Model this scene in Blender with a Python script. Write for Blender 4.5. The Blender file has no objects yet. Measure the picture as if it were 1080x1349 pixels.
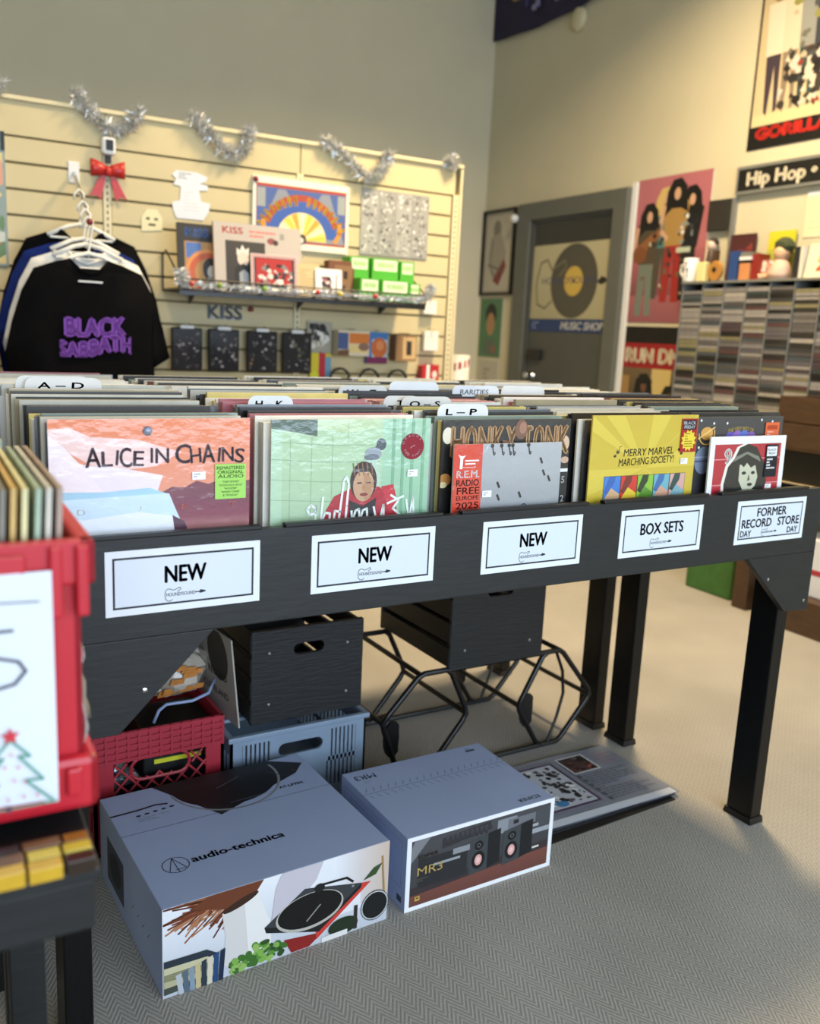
import bpy, bmesh, math, random
from mathutils import Vector, Matrix
S = bpy.context.scene
C = S.collection
random.seed(7)
PI = math.pi

# ------------------------------------------------------------------ camera
cam_d = bpy.data.cameras.new('camera'); cam = bpy.data.objects.new('camera', cam_d); C.objects.link(cam)
yaw, pitch, roll = math.radians(31.1754), math.radians(11.2272), math.radians(2.739)
fw = Vector((math.sin(yaw)*math.cos(pitch), math.cos(yaw)*math.cos(pitch), -math.sin(pitch)))
rt = Vector((math.cos(yaw), -math.sin(yaw), 0)); up = rt.cross(fw)
r2 = rt*math.cos(roll) + up*math.sin(roll); u2 = -rt*math.sin(roll) + up*math.cos(roll)
cam.matrix_world = Matrix(((r2.x, u2.x, -fw.x, -0.4071), (r2.y, u2.y, -fw.y, -1.3669), (r2.z, u2.z, -fw.z, 1.238), (0, 0, 0, 1)))
cam_d.sensor_fit = 'HORIZONTAL'; cam_d.sensor_width = 36; cam_d.lens = 1182.264/1080*36
cam_d.clip_start = 0.02
cam_d.dof.use_dof = True; cam_d.dof.focus_distance = 1.75; cam_d.dof.aperture_fstop = 3.9
S.camera = cam

# ------------------------------------------------------------------ light and exposure
S.view_settings.view_transform = 'Standard'; S.view_settings.look = 'None'
S.view_settings.gamma = 1; S.view_settings.use_curve_mapping = False
S.view_settings.exposure = 0.0
w = bpy.data.worlds.new('sky'); S.world = w; w.use_nodes = True
w.node_tree.nodes['Background'].inputs[0].default_value = (0.55, 0.72, 1.0, 1)
w.node_tree.nodes['Background'].inputs[1].default_value = 1.0

def area(name, loc, aim, sx, sy, power, col, spread=PI):
    l = bpy.data.lights.new(name, 'AREA'); l.shape = 'RECTANGLE'; l.size = sx; l.size_y = sy
    l.energy = power; l.color = col; l.spread = spread
    o = bpy.data.objects.new(name, l); C.objects.link(o); o.location = loc
    o.rotation_euler = (Vector(aim)-Vector(loc)).to_track_quat('-Z', 'Y').to_euler()
    return o
area('window_daylight', (0.6, -4.35, 1.75), (0.6, 0, 1.35), 5.2, 2.3, 240, (0.72, 0.85, 1.0))
YW = math.radians(1.631)

# ------------------------------------------------------------------ materials
def lin(c):
    if isinstance(c, str):
        c = c.lstrip('#'); c = [int(c[i:i+2], 16)/255 for i in (0, 2, 4)]
    return tuple(x/12.92 if x <= 0.04045 else ((x+0.055)/1.055)**2.4 for x in c[:3]) + (1,)
MATS = {}
def mat(name, col=None, rough=0.6, metal=0.0, var=0.0, vscale=8.0, bump=0.0, bscale=60.0, coat=0.0, stretch=None, alpha=1.0, trans=0.0, emit=None, spec=0.5):
    if name in MATS: return MATS[name]
    m = bpy.data.materials.new(name); m.use_nodes = True; nt = m.node_tree; n = nt.nodes; L = nt.links
    b = n['Principled BSDF']; b.inputs['Roughness'].default_value = rough; b.inputs['Metallic'].default_value = metal
    b.inputs['Coat Weight'].default_value = coat; b.inputs['Coat Roughness'].default_value = 0.08
    b.inputs['Alpha'].default_value = alpha; b.inputs['Specular IOR Level'].default_value = spec; b.inputs['Transmission Weight'].default_value = trans
    tc = n.new('ShaderNodeTexCoord'); co = tc.outputs['Object']
    if stretch:
        mp = n.new('ShaderNodeMapping'); mp.inputs['Scale'].default_value = stretch; L.new(co, mp.inputs[0]); co = mp.outputs[0]
    if col is None:
        at = n.new('ShaderNodeAttribute'); at.attribute_name = 'Col'; src = at.outputs['Color']
    else:
        rgb = n.new('ShaderNodeRGB'); rgb.outputs[0].default_value = lin(col); src = rgb.outputs[0]
    if var > 0:
        nz = n.new('ShaderNodeTexNoise'); nz.inputs['Scale'].default_value = vscale; nz.inputs['Detail'].default_value = 5
        L.new(co, nz.inputs['Vector'])
        mr = n.new('ShaderNodeMapRange'); mr.inputs[1].default_value = 0.25; mr.inputs[2].default_value = 0.75
        mr.inputs[3].default_value = 1-var; mr.inputs[4].default_value = 1+var; L.new(nz.outputs[0], mr.inputs[0])
        hs = n.new('ShaderNodeHueSaturation'); L.new(mr.outputs[0], hs.inputs['Value']); L.new(src, hs.inputs['Color']); src = hs.outputs[0]
    L.new(src, b.inputs['Base Color'])
    if bump > 0:
        nz = n.new('ShaderNodeTexNoise'); nz.inputs['Scale'].default_value = bscale; nz.inputs['Detail'].default_value = 4
        L.new(co, nz.inputs['Vector'])
        bp = n.new('ShaderNodeBump'); bp.inputs['Strength'].default_value = bump; bp.inputs['Distance'].default_value = 0.004
        L.new(nz.outputs[0], bp.inputs['Height']); L.new(bp.outputs[0], b.inputs['Normal'])
        if coat: L.new(bp.outputs[0], b.inputs['Coat Normal'])
    if emit:
        b.inputs['Emission Color'].default_value = lin(emit[0]); b.inputs['Emission Strength'].default_value = emit[1]
    MATS[name] = m; return m

def carpet():
    m = bpy.data.materials.new('herringbone_carpet'); m.use_nodes = True; nt = m.node_tree; n = nt.nodes; L = nt.links
    b = n['Principled BSDF']; b.inputs['Roughness'].default_value = 0.95; b.inputs['Specular IOR Level'].default_value = 0.1
    tc = n.new('ShaderNodeTexCoord'); sp = n.new('ShaderNodeSeparateXYZ'); L.new(tc.outputs['Object'], sp.inputs[0])
    def M(op, a, c=None):
        k = n.new('ShaderNodeMath'); k.operation = op
        for i, v in enumerate((a, c)):
            if v is None: continue
            if isinstance(v, (int, float)): k.inputs[i].default_value = v
            else: L.new(v, k.inputs[i])
        return k.outputs[0]
    ping = M('PINGPONG', sp.outputs[0], 0.021)
    t = M('ADD', sp.outputs[1], M('MULTIPLY', ping, 1.7))
    nz0 = n.new('ShaderNodeTexNoise'); nz0.inputs['Scale'].default_value = 45; L.new(tc.outputs['Object'], nz0.inputs['Vector'])
    t = M('ADD', t, M('MULTIPLY', nz0.outputs[0], 0.003))
    st = M('PINGPONG', t, 0.0074); st = M('MULTIPLY', st, 1/0.0074)
    nz = n.new('ShaderNodeTexNoise'); nz.inputs['Scale'].default_value = 420; nz.inputs['Detail'].default_value = 3; L.new(tc.outputs['Object'], nz.inputs['Vector'])
    nb = n.new('ShaderNodeTexNoise'); nb.inputs['Scale'].default_value = 2.2; nb.inputs['Detail'].default_value = 5; L.new(tc.outputs['Object'], nb.inputs['Vector'])
    v = M('ADD', M('MULTIPLY', st, 0.32), M('ADD', M('MULTIPLY', nz.outputs[0], 0.62), M('MULTIPLY', M('SUBTRACT', nb.outputs[0], 0.5), 0.35)))
    cr = n.new('ShaderNodeValToRGB'); L.new(v, cr.inputs[0])
    e = cr.color_ramp.elements; e[0].position = 0.1; e[0].color = lin('#73716d'); e[1].position = 0.95; e[1].color = lin('#cdc9c1')
    L.new(cr.outputs[0], b.inputs['Base Color'])
    bp = n.new('ShaderNodeBump'); bp.inputs['Strength'].default_value = 0.6; bp.inputs['Distance'].default_value = 0.004
    L.new(v, bp.inputs['Height']); L.new(bp.outputs[0], b.inputs['Normal'])
    return m

PRINT = mat('printed_card', None, 0.5)
GLOSS = mat('shrink_wrapped_print', None, 0.4, coat=0.9, bump=0.38, bscale=24, stretch=(1, 1, 1.6))
MATTE = mat('matte_print', None, 0.75)
BLACKWOOD = mat('black_painted_wood', '#181b1d', 0.5, var=0.22, vscale=14, bump=0.14, bscale=16, stretch=(1, 5, 6))
BLACKLEG = mat('black_gloss_paint', '#0a0b0c', 0.38, spec=0.3, var=0.3, vscale=30, bump=0.15, bscale=25, stretch=(6, 6, 1))
BLACKPLASTIC = mat('black_plastic', '#0c0d0e', 0.45, var=0.1)
BLACKMETAL = mat('black_powder_coated_metal', '#0d0e10', 0.35, var=0.15, vscale=40)
CRATEWOOD = mat('black_stained_crate_wood', '#121416', 0.55, var=0.3, vscale=14, bump=0.3, bscale=22, stretch=(1, 1, 7))
CRATESLAT = mat('black_stained_crate_slat', '#1d1a15', 0.55, var=0.3, vscale=14, bump=0.3, bscale=22, stretch=(7, 1, 7))
WALL = mat('beige_wall_paint', '#cbc5ac', 0.85, var=0.03, vscale=3, bump=0.05, bscale=160)
CEIL = mat('white_ceiling_paint', '#d9d4c4', 0.9, var=0.03, vscale=3)
SLAT = mat('cream_slatwall_laminate', '#cabd94', 0.55, var=0.04, vscale=4)
GROOVE = mat('slatwall_groove_core', '#8c7f5c', 0.8, var=0.08)
UPRIGHT = mat('cream_metal_upright', '#d8cda8', 0.45, var=0.03)
RED = mat('red_crate_plastic', '#c0202f', 0.38, var=0.08, vscale=14)
DARKRED = mat('dark_red_crate_plastic', '#a02434', 0.45, var=0.1, vscale=14)
BLUEGREY = mat('blue_grey_crate_plastic', '#8092a6', 0.45, var=0.06, vscale=12)
BOXBLUE = mat('pale_blue_grey_carton', '#a7b5d6', 0.55, var=0.04, vscale=6)
BOXDARK = mat('grey_carton_side', '#8b90a0', 0.6, var=0.06, vscale=8)
WHITE = mat('white_card', '#dfe3e7', 0.6, var=0.02)
PAPER = mat('white_paper', '#dde2ec', 0.8, var=0.02)
DOORGREY = mat('dark_grey_door_paint', '#4b4e4c', 0.5, var=0.05)
FRAMEGREY = mat('grey_door_frame_paint', '#5d605b', 0.5, var=0.05)
TINSEL = mat('silver_tinsel', '#d6d6d2', 0.3, 0.45, var=0.35, vscale=300)
CHROME = mat('chrome', '#c8ccd0', 0.15, 1.0, var=0.05)
WIREBLACK = mat('black_wire', '#1d1d1f', 0.4, 0.3, var=0.1)
GREEN = mat('green_box_card', '#4faa2f', 0.5, var=0.05)
BROWNWOOD = mat('dark_brown_wood', '#4a3420', 0.55, var=0.3, vscale=10, bump=0.2, bscale=14, stretch=(1, 1, 6))
HANGER = mat('white_hanger_plastic', '#e6e6e0', 0.4, var=0.03)
GREYMETAL = mat('grey_sheet_metal', '#8f9290', 0.4, 0.4, var=0.05)

# ------------------------------------------------------------------ mesh helpers
def finish(name, me, m, parent=None, loc=None, rz=None, smooth=False, bevel=0):
    for x in (m if isinstance(m, (list, tuple)) else [m]): me.materials.append(x)
    o = bpy.data.objects.new(name, me); C.objects.link(o)
    if parent: o.parent = parent
    if loc is not None: o.location = loc
    if rz is not None: o.rotation_euler = (0, 0, rz)
    if smooth:
        for p in me.polygons: p.use_smooth = True
    if bevel:
        b = o.modifiers.new('bevel', 'BEVEL'); b.width = bevel; b.segments = 2; b.limit_method = 'ANGLE'
    return o
class MB:
    def __init__(s): s.v = []; s.f = []
    def add(s, vs, fs, M=None):
        k = len(s.v)
        s.v += [tuple(M @ Vector(p)) if M else tuple(p) for p in vs]; s.f += [tuple(i+k for i in f) for f in fs]; return s
    def box(s, x0, x1, y0, y1, z0, z1, M=None):
        return s.add([(x0,y0,z0),(x1,y0,z0),(x1,y1,z0),(x0,y1,z0),(x0,y0,z1),(x1,y0,z1),(x1,y1,z1),(x0,y1,z1)],
                     [(0,3,2,1),(4,5,6,7),(0,1,5,4),(1,2,6,5),(2,3,7,6),(3,0,4,7)], M)
    def hexa(s, bot, top):
        return s.add(list(bot)+list(top), [(0,3,2,1),(4,5,6,7),(0,1,5,4),(1,2,6,5),(2,3,7,6),(3,0,4,7)])
    def prism(s, poly, axis, d0, d1, M=None):
        def P(p, d):
            return (d, p[0], p[1]) if axis == 'x' else ((p[0], d, p[1]) if axis == 'y' else (p[0], p[1], d))
        n = len(poly); vs = [P(p, d0) for p in poly]+[P(p, d1) for p in poly]
        fs = [tuple(range(n)), tuple(range(2*n-1, n-1, -1))]+[(i, i+n, (i+1) % n+n, (i+1) % n) for i in range(n)]
        return s.add(vs, fs, M)
    def tube(s, pts, r, n=8, closed=False):
        pts = [Vector(p) for p in pts]; N = len(pts); rings = []; prev = None
        for i, p in enumerate(pts):
            if closed: d = (pts[(i+1) % N]-pts[i-1])
            else: d = pts[min(i+1, N-1)]-pts[max(i-1, 0)]
            d.normalize()
            if prev is None:
                a = d.cross(Vector((0, 0, 1)));  a = a if a.length > 0.05 else d.cross(Vector((1, 0, 0)))
            else: a = prev-d*prev.dot(d)
            a.normalize(); prev = a; b = d.cross(a)
            rr = r[i] if isinstance(r, (list, tuple)) else r
            rings.append([p+(a*math.cos(2*PI*k/n)+b*math.sin(2*PI*k/n))*rr for k in range(n)])
        vs = [q for R_ in rings for q in R_]; fs = []
        for i in range(N if closed else N-1):
            j = (i+1) % N
            for k in range(n): fs.append((i*n+k, i*n+(k+1) % n, j*n+(k+1) % n, j*n+k))
        if not closed: fs += [tuple(range(n-1, -1, -1)), tuple((N-1)*n+k for k in range(n))]
        return s.add(vs, fs)
    def lathe(s, prof, n=20, c=(0, 0, 0), M=None):
        vs = []; fs = []
        for r, z in prof:
            for k in range(n): vs.append((c[0]+r*math.cos(2*PI*k/n), c[1]+r*math.sin(2*PI*k/n), c[2]+z))
        for i in range(len(prof)-1):
            for k in range(n): fs.append((i*n+k, i*n+(k+1) % n, (i+1)*n+(k+1) % n, (i+1)*n+k))
        fs += [tuple(range(n-1, -1, -1)), tuple((len(prof)-1)*n+k for k in range(n))]
        return s.add(vs, fs, M)
    def ball(s, c, rx, ry, rz, n=12, m=8, jit=0):
        vs = []; fs = []
        for i in range(m+1):
            t = PI*i/m
            for k in range(n):
                q = 1+random.uniform(-jit, jit)
                vs.append((c[0]+rx*q*math.sin(t)*math.cos(2*PI*k/n), c[1]+ry*q*math.sin(t)*math.sin(2*PI*k/n), c[2]+rz*math.cos(t)))
        for i in range(m):
            for k in range(n): fs.append((i*n+k, (i+1)*n+k, (i+1)*n+(k+1) % n, i*n+(k+1) % n))
        return s.add(vs, fs)
    def plate_hole(s, outer, hole, y0, y1):      # x-z plate with a hole, thickness y0..y1 (outer: rectangle x0,x1,z0,z1; hole: list of points)
        x0, x1, z0, z1 = outer; cx = sum(p[0] for p in hole)/len(hole); cz = sum(p[1] for p in hole)/len(hole)
        hs = sorted(hole, key=lambda p: math.atan2(p[1]-cz, p[0]-cx)); n = len(hs); out = []
        for p in hs:
            dx, dz = p[0]-cx, p[1]-cz; t = 1e9
            if dx > 1e-9: t = min(t, (x1-cx)/dx)
            if dx < -1e-9: t = min(t, (x0-cx)/dx)
            if dz > 1e-9: t = min(t, (z1-cz)/dz)
            if dz < -1e-9: t = min(t, (z0-cz)/dz)
            out.append([cx+dx*t, cz+dz*t])
        for cxr, czr in ((x0, z0), (x1, z0), (x1, z1), (x0, z1)):
            k = min(range(n), key=lambda i: (out[i][0]-cxr)**2+(out[i][1]-czr)**2); out[k] = [cxr, czr]
        vs = [(p[0], y0, p[1]) for p in hs]+[(p[0], y0, p[1]) for p in out]+[(p[0], y1, p[1]) for p in hs]+[(p[0], y1, p[1]) for p in out]; fs = []
        for i in range(n):
            j = (i+1) % n
            fs += [(i, n+i, n+j, j)[::-1], (2*n+i, 3*n+i, 3*n+j, 2*n+j), (i, j, 2*n+j, 2*n+i), (n+j, n+i, 3*n+i, 3*n+j)]
        return s.add(vs, fs)
    def mesh(s, name):
        me = bpy.data.meshes.new(name); me.from_pydata(s.v, [], s.f); me.update()
        bm = bmesh.new(); bm.from_mesh(me); bmesh.ops.recalc_face_normals(bm, faces=bm.faces); bm.to_mesh(me); bm.free()
        return me
    def build(s, name, m, parent=None, loc=None, rz=None, smooth=False, bevel=0):
        return finish(name, s.mesh(name), m, parent, loc, rz, smooth, bevel)
def slot(cx, cz, w, h, n=8):
    r = h/2; p = []
    for k in range(n+1): a = -PI/2+PI*k/n; p.append((cx+w/2-r+r*math.cos(a), cz+r*math.sin(a)))
    for k in range(n+1): a = PI/2+PI*k/n; p.append((cx-w/2+r+r*math.cos(a), cz+r*math.sin(a)))
    return p
def tag(o, label, cat, group=None):
    o['label'] = label; o['category'] = cat
    if group: o['group'] = group
    return o
def thing(name, label, cat, loc=(0, 0, 0), rz=0, group=None):
    o = bpy.data.objects.new(name, None); C.objects.link(o); o.empty_display_size = 0.05
    o.location = loc; o.rotation_euler = (0, 0, rz); return tag(o, label, cat, group)
def struct(o): o['kind'] = 'structure'; return o
def W(a, b, z=0): return Vector((a*math.cos(YW)+b*math.sin(YW), -a*math.sin(YW)+b*math.cos(YW), z))
def B(x0, x1, y0, y1, z0, z1): return MB().box(x0, x1, y0, y1, z0, z1)

# ------------------------------------------------------------------ flat print: layered coloured shapes
TXT = {}
def glyphs(s, bold):
    k = (s, bold)
    if k not in TXT:
        cu = bpy.data.curves.new('lettering', 'FONT'); cu.body = s; cu.resolution_u = 3; cu.offset = 0.0
        ob = bpy.data.objects.new('lettering', cu); C.objects.link(ob)
        dg = bpy.context.evaluated_depsgraph_get(); me = ob.evaluated_get(dg).to_mesh()
        vs = [(v.co.x, v.co.y) for v in me.vertices]; fs = [tuple(p.vertices) for p in me.polygons]
        ob.evaluated_get(dg).to_mesh_clear(); bpy.data.objects.remove(ob); bpy.data.curves.remove(cu)
        x0 = min(v[0] for v in vs); x1 = max(v[0] for v in vs)
        vs = [(v[0]-x0, v[1]) for v in vs]; TXT[k] = (vs, fs, x1-x0)
    return TXT[k]
EPS = 4e-5
class Art:
    def __init__(s, w, h, bg=None, bg2=None):
        s.w, s.h, s.v, s.f, s.c, s.z = w, h, [], [], [], 1
        if bg: s.rect(0, 0, w, h, bg, bg2)
    def raw(s, pts, faces, cols):
        k = len(s.v); s.v += [(min(max(p[0], 0), s.w), min(max(p[1], 0), s.h), s.z*EPS) for p in pts]; s.f += [tuple(i+k for i in f) for f in faces]
        s.c += cols if isinstance(cols, list) else [lin(cols)]*len(pts)
    def poly(s, pts, col, up=True):
        a = sum(pts[i][0]*pts[(i+1) % len(pts)][1]-pts[(i+1) % len(pts)][0]*pts[i][1] for i in range(len(pts)))
        if a < 0: pts = pts[::-1]
        s.raw(pts, [tuple(range(len(pts)))], col); s.z += up; return s
    def rect(s, x0, y0, x1, y1, col, col2=None, horiz=False):
        c1 = lin(col); c2 = lin(col2) if col2 else c1
        cs = [c1, c2, c2, c1] if horiz else [c1, c1, c2, c2]
        s.raw([(x0, y0), (x1, y0), (x1, y1), (x0, y1)], [(0, 1, 2, 3)], cs); s.z += 1; return s
    def frame(s, x0, y0, x1, y1, t, col):
        for q in ((x0, y0, x1, y0+t), (x0, y1-t, x1, y1), (x0, y0+t, x0+t, y1-t), (x1-t, y0+t, x1, y1-t)):
            s.rect(*q, col); s.z -= 1
        s.z += 1; return s
    def ell(s, x, y, rx, ry, col, n=22, rot=0, a0=0, a1=360, up=True):
        full = a1-a0 >= 360; N = n if full else n+1; pts = [] if full else [(x, y)]
        for k in range(N):
            a = math.radians(a0+(a1-a0)*k/n); px, py = rx*math.cos(a), ry*math.sin(a)
            pts.append((x+px*math.cos(rot)-py*math.sin(rot), y+px*math.sin(rot)+py*math.cos(rot)))
        return s.poly(pts, col, up)
    def ring(s, x, y, r0, r1, col, n=28, a0=0, a1=360):
        pts = []; fs = []
        for k in range(n+1):
            a = math.radians(a0+(a1-a0)*k/n); pts += [(x+r0*math.cos(a), y+r0*math.sin(a)), (x+r1*math.cos(a), y+r1*math.sin(a))]
            if k: fs.append((2*k-2, 2*k-1, 2*k+1, 2*k))
        s.raw(pts, fs, col); s.z += 1; return s
    def line(s, pts, wd, col, up=True):
        for i in range(len(pts)-1):
            (x0, y0), (x1, y1) = pts[i], pts[i+1]; d = math.hypot(x1-x0, y1-y0) or 1e-9
            e = wd*0.25; ux, uy = (x1-x0)/d, (y1-y0)/d; nx, ny = -uy*wd/2, ux*wd/2
            s.raw([(x0-nx-ux*e, y0-ny-uy*e), (x1-nx+ux*e, y1-ny+uy*e), (x1+nx+ux*e, y1+ny+uy*e), (x0+nx-ux*e, y0+ny-uy*e)], [(0, 1, 2, 3)], col)
        s.z += up; return s
    def text(s, t, x, y, h, col, align='C', wid=None, bold=1, rot=0, skew=0, jit=0, wave=None):
        vs, fs, wd = glyphs(t, 0); k = h/0.71; kx = k if wid is None else wid/wd; ww = wd*kx
        ox = {'L': 0, 'C': -ww/2, 'R': -ww}[align]; pts = []
        for px, py in vs:
            qx, qy = px*kx+ox, py*k; qx += qy*skew
            if wave: qy += wave(qx)
            pts.append((x+qx*math.cos(rot)-qy*math.sin(rot), y+qx*math.sin(rot)+qy*math.cos(rot)))
        d = h*.022*bold
        for ex, ey in (((0, 0),) if bold <= 0 else ((0, 0), (d, 0), (-d, 0), (0, d*.7), (0, -d*.7))): s.raw([(p[0]+ex, p[1]+ey) for p in pts], fs, col)
        s.z += 1; return s
    def speck(s, n, x0, y0, x1, y1, smin, smax, cols, asp=1.0, seed=1):
        r = random.Random(seed)
        for i in range(n):
            x, y = r.uniform(x0, x1), r.uniform(y0, y1); q = r.uniform(smin, smax); m = r.randint(4, 6); ph = r.uniform(0, 6)
            s.poly([(min(max(x+q*asp*math.cos(ph+2*PI*k/m)*r.uniform(.6, 1.2), x0), x1), min(max(y+q*math.sin(ph+2*PI*k/m)*r.uniform(.6, 1.2), y0), y1)) for k in range(m)], r.choice(cols), i % 6 == 5)
        s.z += 1; return s
    def lines(s, n, x0, y0, x1, y1, col, wd, seed=1):       # rows of illegible small print
        r = random.Random(seed)
        for i in range(n):
            y = y1-(y1-y0)*(i+.5)/n; x = x0
            while x < x1:
                q = min(x+r.uniform(.06, .16)*(x1-x0), x1); s.rect(x, y-wd/2, q, y+wd/2, col); s.z -= 1; x = q+.03*(x1-x0)
                if r.random() < .06: break
        s.z += 1; return s
    def build(s, name, parent, o, u, v, m=None, thick=0):
        o, u, v = Vector(o), Vector(u).normalized(), Vector(v).normalized(); nn = u.cross(v)
        me = bpy.data.meshes.new(name); me.from_pydata([tuple(o+u*p[0]+v*p[1]+nn*p[2]) for p in s.v], [], s.f); me.update()
        ca = me.color_attributes.new('Col', 'FLOAT_COLOR', 'POINT')
        ca.data.foreach_set('color', [x for c in s.c for x in c])
        return finish(name, me, m or PRINT, parent)
XU, ZU, NB = (1, 0, 0), (0, 0, 1), (0, -1, 0)

# ================================================================== the room
def room():
    struct(B(-4.6, 4.6, -5.0, 5.6, -0.1, 0).build('floor', carpet()))
    struct(MB().box(-4.4, 3.75, 4.67, 4.82, 0, 4.1).build('wall_back', WALL, loc=(0, 0, 0), rz=-YW))
    struct(MB().box(3.6, 3.75, -4.6, 4.67, 0, 4.1).build('wall_right', WALL, loc=(0, 0, 0), rz=-YW))
    struct(B(-4.3, -4.15, -4.6, 5.1, 0, 4.1).build('wall_left', WALL))
    m = MB()                                                     # shop front with a wide window
    m.box(-4.3, 4.0, -4.6, -4.45, 0, 0.55).box(-4.3, 4.0, -4.6, -4.45, 2.95, 4.1).box(-4.3, -2.1, -4.6, -4.45, .55, 2.95).box(3.3, 4.0, -4.6, -4.45, .55, 2.95)
    struct(m.build('wall_front', WALL))
    f = MB()
    for x in (-2.1, -0.3, 1.5, 3.24): f.box(x, x+.06, -4.56, -4.49, .55, 2.95)
    f.box(-2.1, 3.3, -4.56, -4.49, .55, .62).box(-2.1, 3.3, -4.56, -4.49, 2.88, 2.95)
    struct(f.build('window_1', GREYMETAL))
    struct(B(-4.6, 4.6, -5.0, 5.6, 4.1, 4.2).build('ceiling', CEIL))
room()

def ceiling_lamp(name, label, loc, sx, sy, power, col):
    t = thing(name, label, 'lamp', loc)
    B(-sx/2-.03, sx/2+.03, -sy/2-.03, sy/2+.03, 0.0, .07).build('housing', WHITE, t, bevel=.006)
    B(-sx/2, sx/2, -sy/2, sy/2, -.012, 0).build('diffuser', mat('lamp_diffuser', '#fff3da', .5, emit=('#ffd9a0', 2.5)), t)
    for x in (-sx/3, sx/3): MB().tube([(x, 0, .07), (x, 0, 4.1-loc[2])], .004).build('suspension_rod', GREYMETAL, t)
    l = area('lamp_light', (loc[0], loc[1], loc[2]-.03), (loc[0], loc[1], 0), sx, sy, power, col, math.radians(146)); return t
ceiling_lamp('ceiling_lamp', 'square ceiling lamp hanging near the wall with the posters', (2.3, 1.45, 3.75), .5, .5, 122, (1.0, .75, .435))
ceiling_lamp('ceiling_lamp', 'square ceiling lamp hanging in front of the slatted display wall', (-0.2, 1.3, 3.75), .5, .5, 26, (1.0, .80, .52))

# ================================================================== record table (two, back to back)
def leg_part(t, x0, x1, y0, y1, top):
    l = B(x0, x1, y0, y1, .016, top).build('leg', BLACKLEG, t, bevel=.003)
    m = MB(); e = .006
    m.hexa([(x0-e, y0-e, 0), (x1+e, y0-e, 0), (x1+e, y1+e, 0), (x0-e, y1+e, 0)], [(x0-e*.6, y0-e*.6, .018), (x1+e*.6, y0-e*.6, .018), (x1+e*.6, y1+e*.6, .018), (x0-e*.6, y1+e*.6, .018)])
    m.build('foot_cap', BLACKPLASTIC, l, bevel=.002)
DB = 0.357
def table_front():
    t = thing('record_table', 'long black wooden record table with five white signs along its rail', 'table', (0, 0, 0))
    B(-.235, 1.622, 0, .019, .747, .909).build('front_rail', BLACKWOOD, t, bevel=.0015)
    B(-.235, 1.622, .581, .60, .747, .93).build('back_rail', BLACKWOOD, t, bevel=.0015)
    for x in (-.235, 1.603): B(x, x+.019, .019, .581, .747, .905).build('end_board', BLACKWOOD, t)
    B(-.216, 1.603, .019, .581, .740, .752).build('bin_floor', BLACKWOOD, t)
    for i in range(1, 5):
        x = (0, .1455, .5005, .8565, 1.198)[i]; B(x-.004, x+.004, .019, .581, .752, .90).build('bin_divider', BLACKWOOD, t)
    for i in range(5):
        x = -.19+DB*i; B(x+.01, x+.325, -.003, .014, .909, .916).build('rail_lip', BLACKPLASTIC, t, bevel=.002)
    MB().prism([(1.369, .747), (1.622, .747), (1.622, .592), (1.532, .597)], 'y', -.0, .018).build('gusset', BLACKWOOD, t, bevel=.0015)
    MB().prism([(.056, .747), (-.10, .59), (-.235, .59), (-.235, .747)], 'y', 0, .018).build('gusset', BLACKWOOD, t, bevel=.0015)
    for x, z in ((1.45, .69), (1.60, .62), (-.06, .66)): MB().lathe([(.0045, 0), (.004, .003), (.001, .004)], 10, M=Matrix.Translation((x, 0, z)) @ Matrix.Rotation(PI/2, 4, 'X')).build('screw_head', CHROME, t)
    leg_part(t, 1.532, 1.573, .0185, .098, .752)
    leg_part(t, 1.555, 1.597, .515, .595, .752)
    leg_part(t, -.192, -.146, .0185, .098, .752)
    leg_part(t, -.192, -.146, .515, .595, .752)
    return t
table_front()
def table_back():
    t = thing('record_table', 'second black record table standing back to back behind the signed one', 'table', (0, 0, 0))
    B(-.55, 1.622, 1.24, 1.26, .747, .909).build('front_rail', BLACKWOOD, t)
    B(-.55, 1.622, .632, .65, .747, .93).build('back_rail', BLACKWOOD, t)
    for x in (-.55, 1.603): B(x, x+.019, .65, 1.24, .747, .905).build('end_board', BLACKWOOD, t)
    B(-.53, 1.603, .65, 1.24, .740, .752).build('bin_floor', BLACKWOOD, t)
    for i in range(0, 5):
        x = -.205+DB*i+.012; B(x-.006, x+.006, .65, 1.24, .752, .90).build('bin_divider', BLACKWOOD, t)
    leg_part(t, 1.552, 1.594, .652, .732, .752); leg_part(t, 1.552, 1.594, 1.16, 1.24, .752)
    leg_part(t, -.50, -.458, .652, .732, .752); leg_part(t, -.50, -.458, 1.16, 1.24, .752)
table_back()

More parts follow.
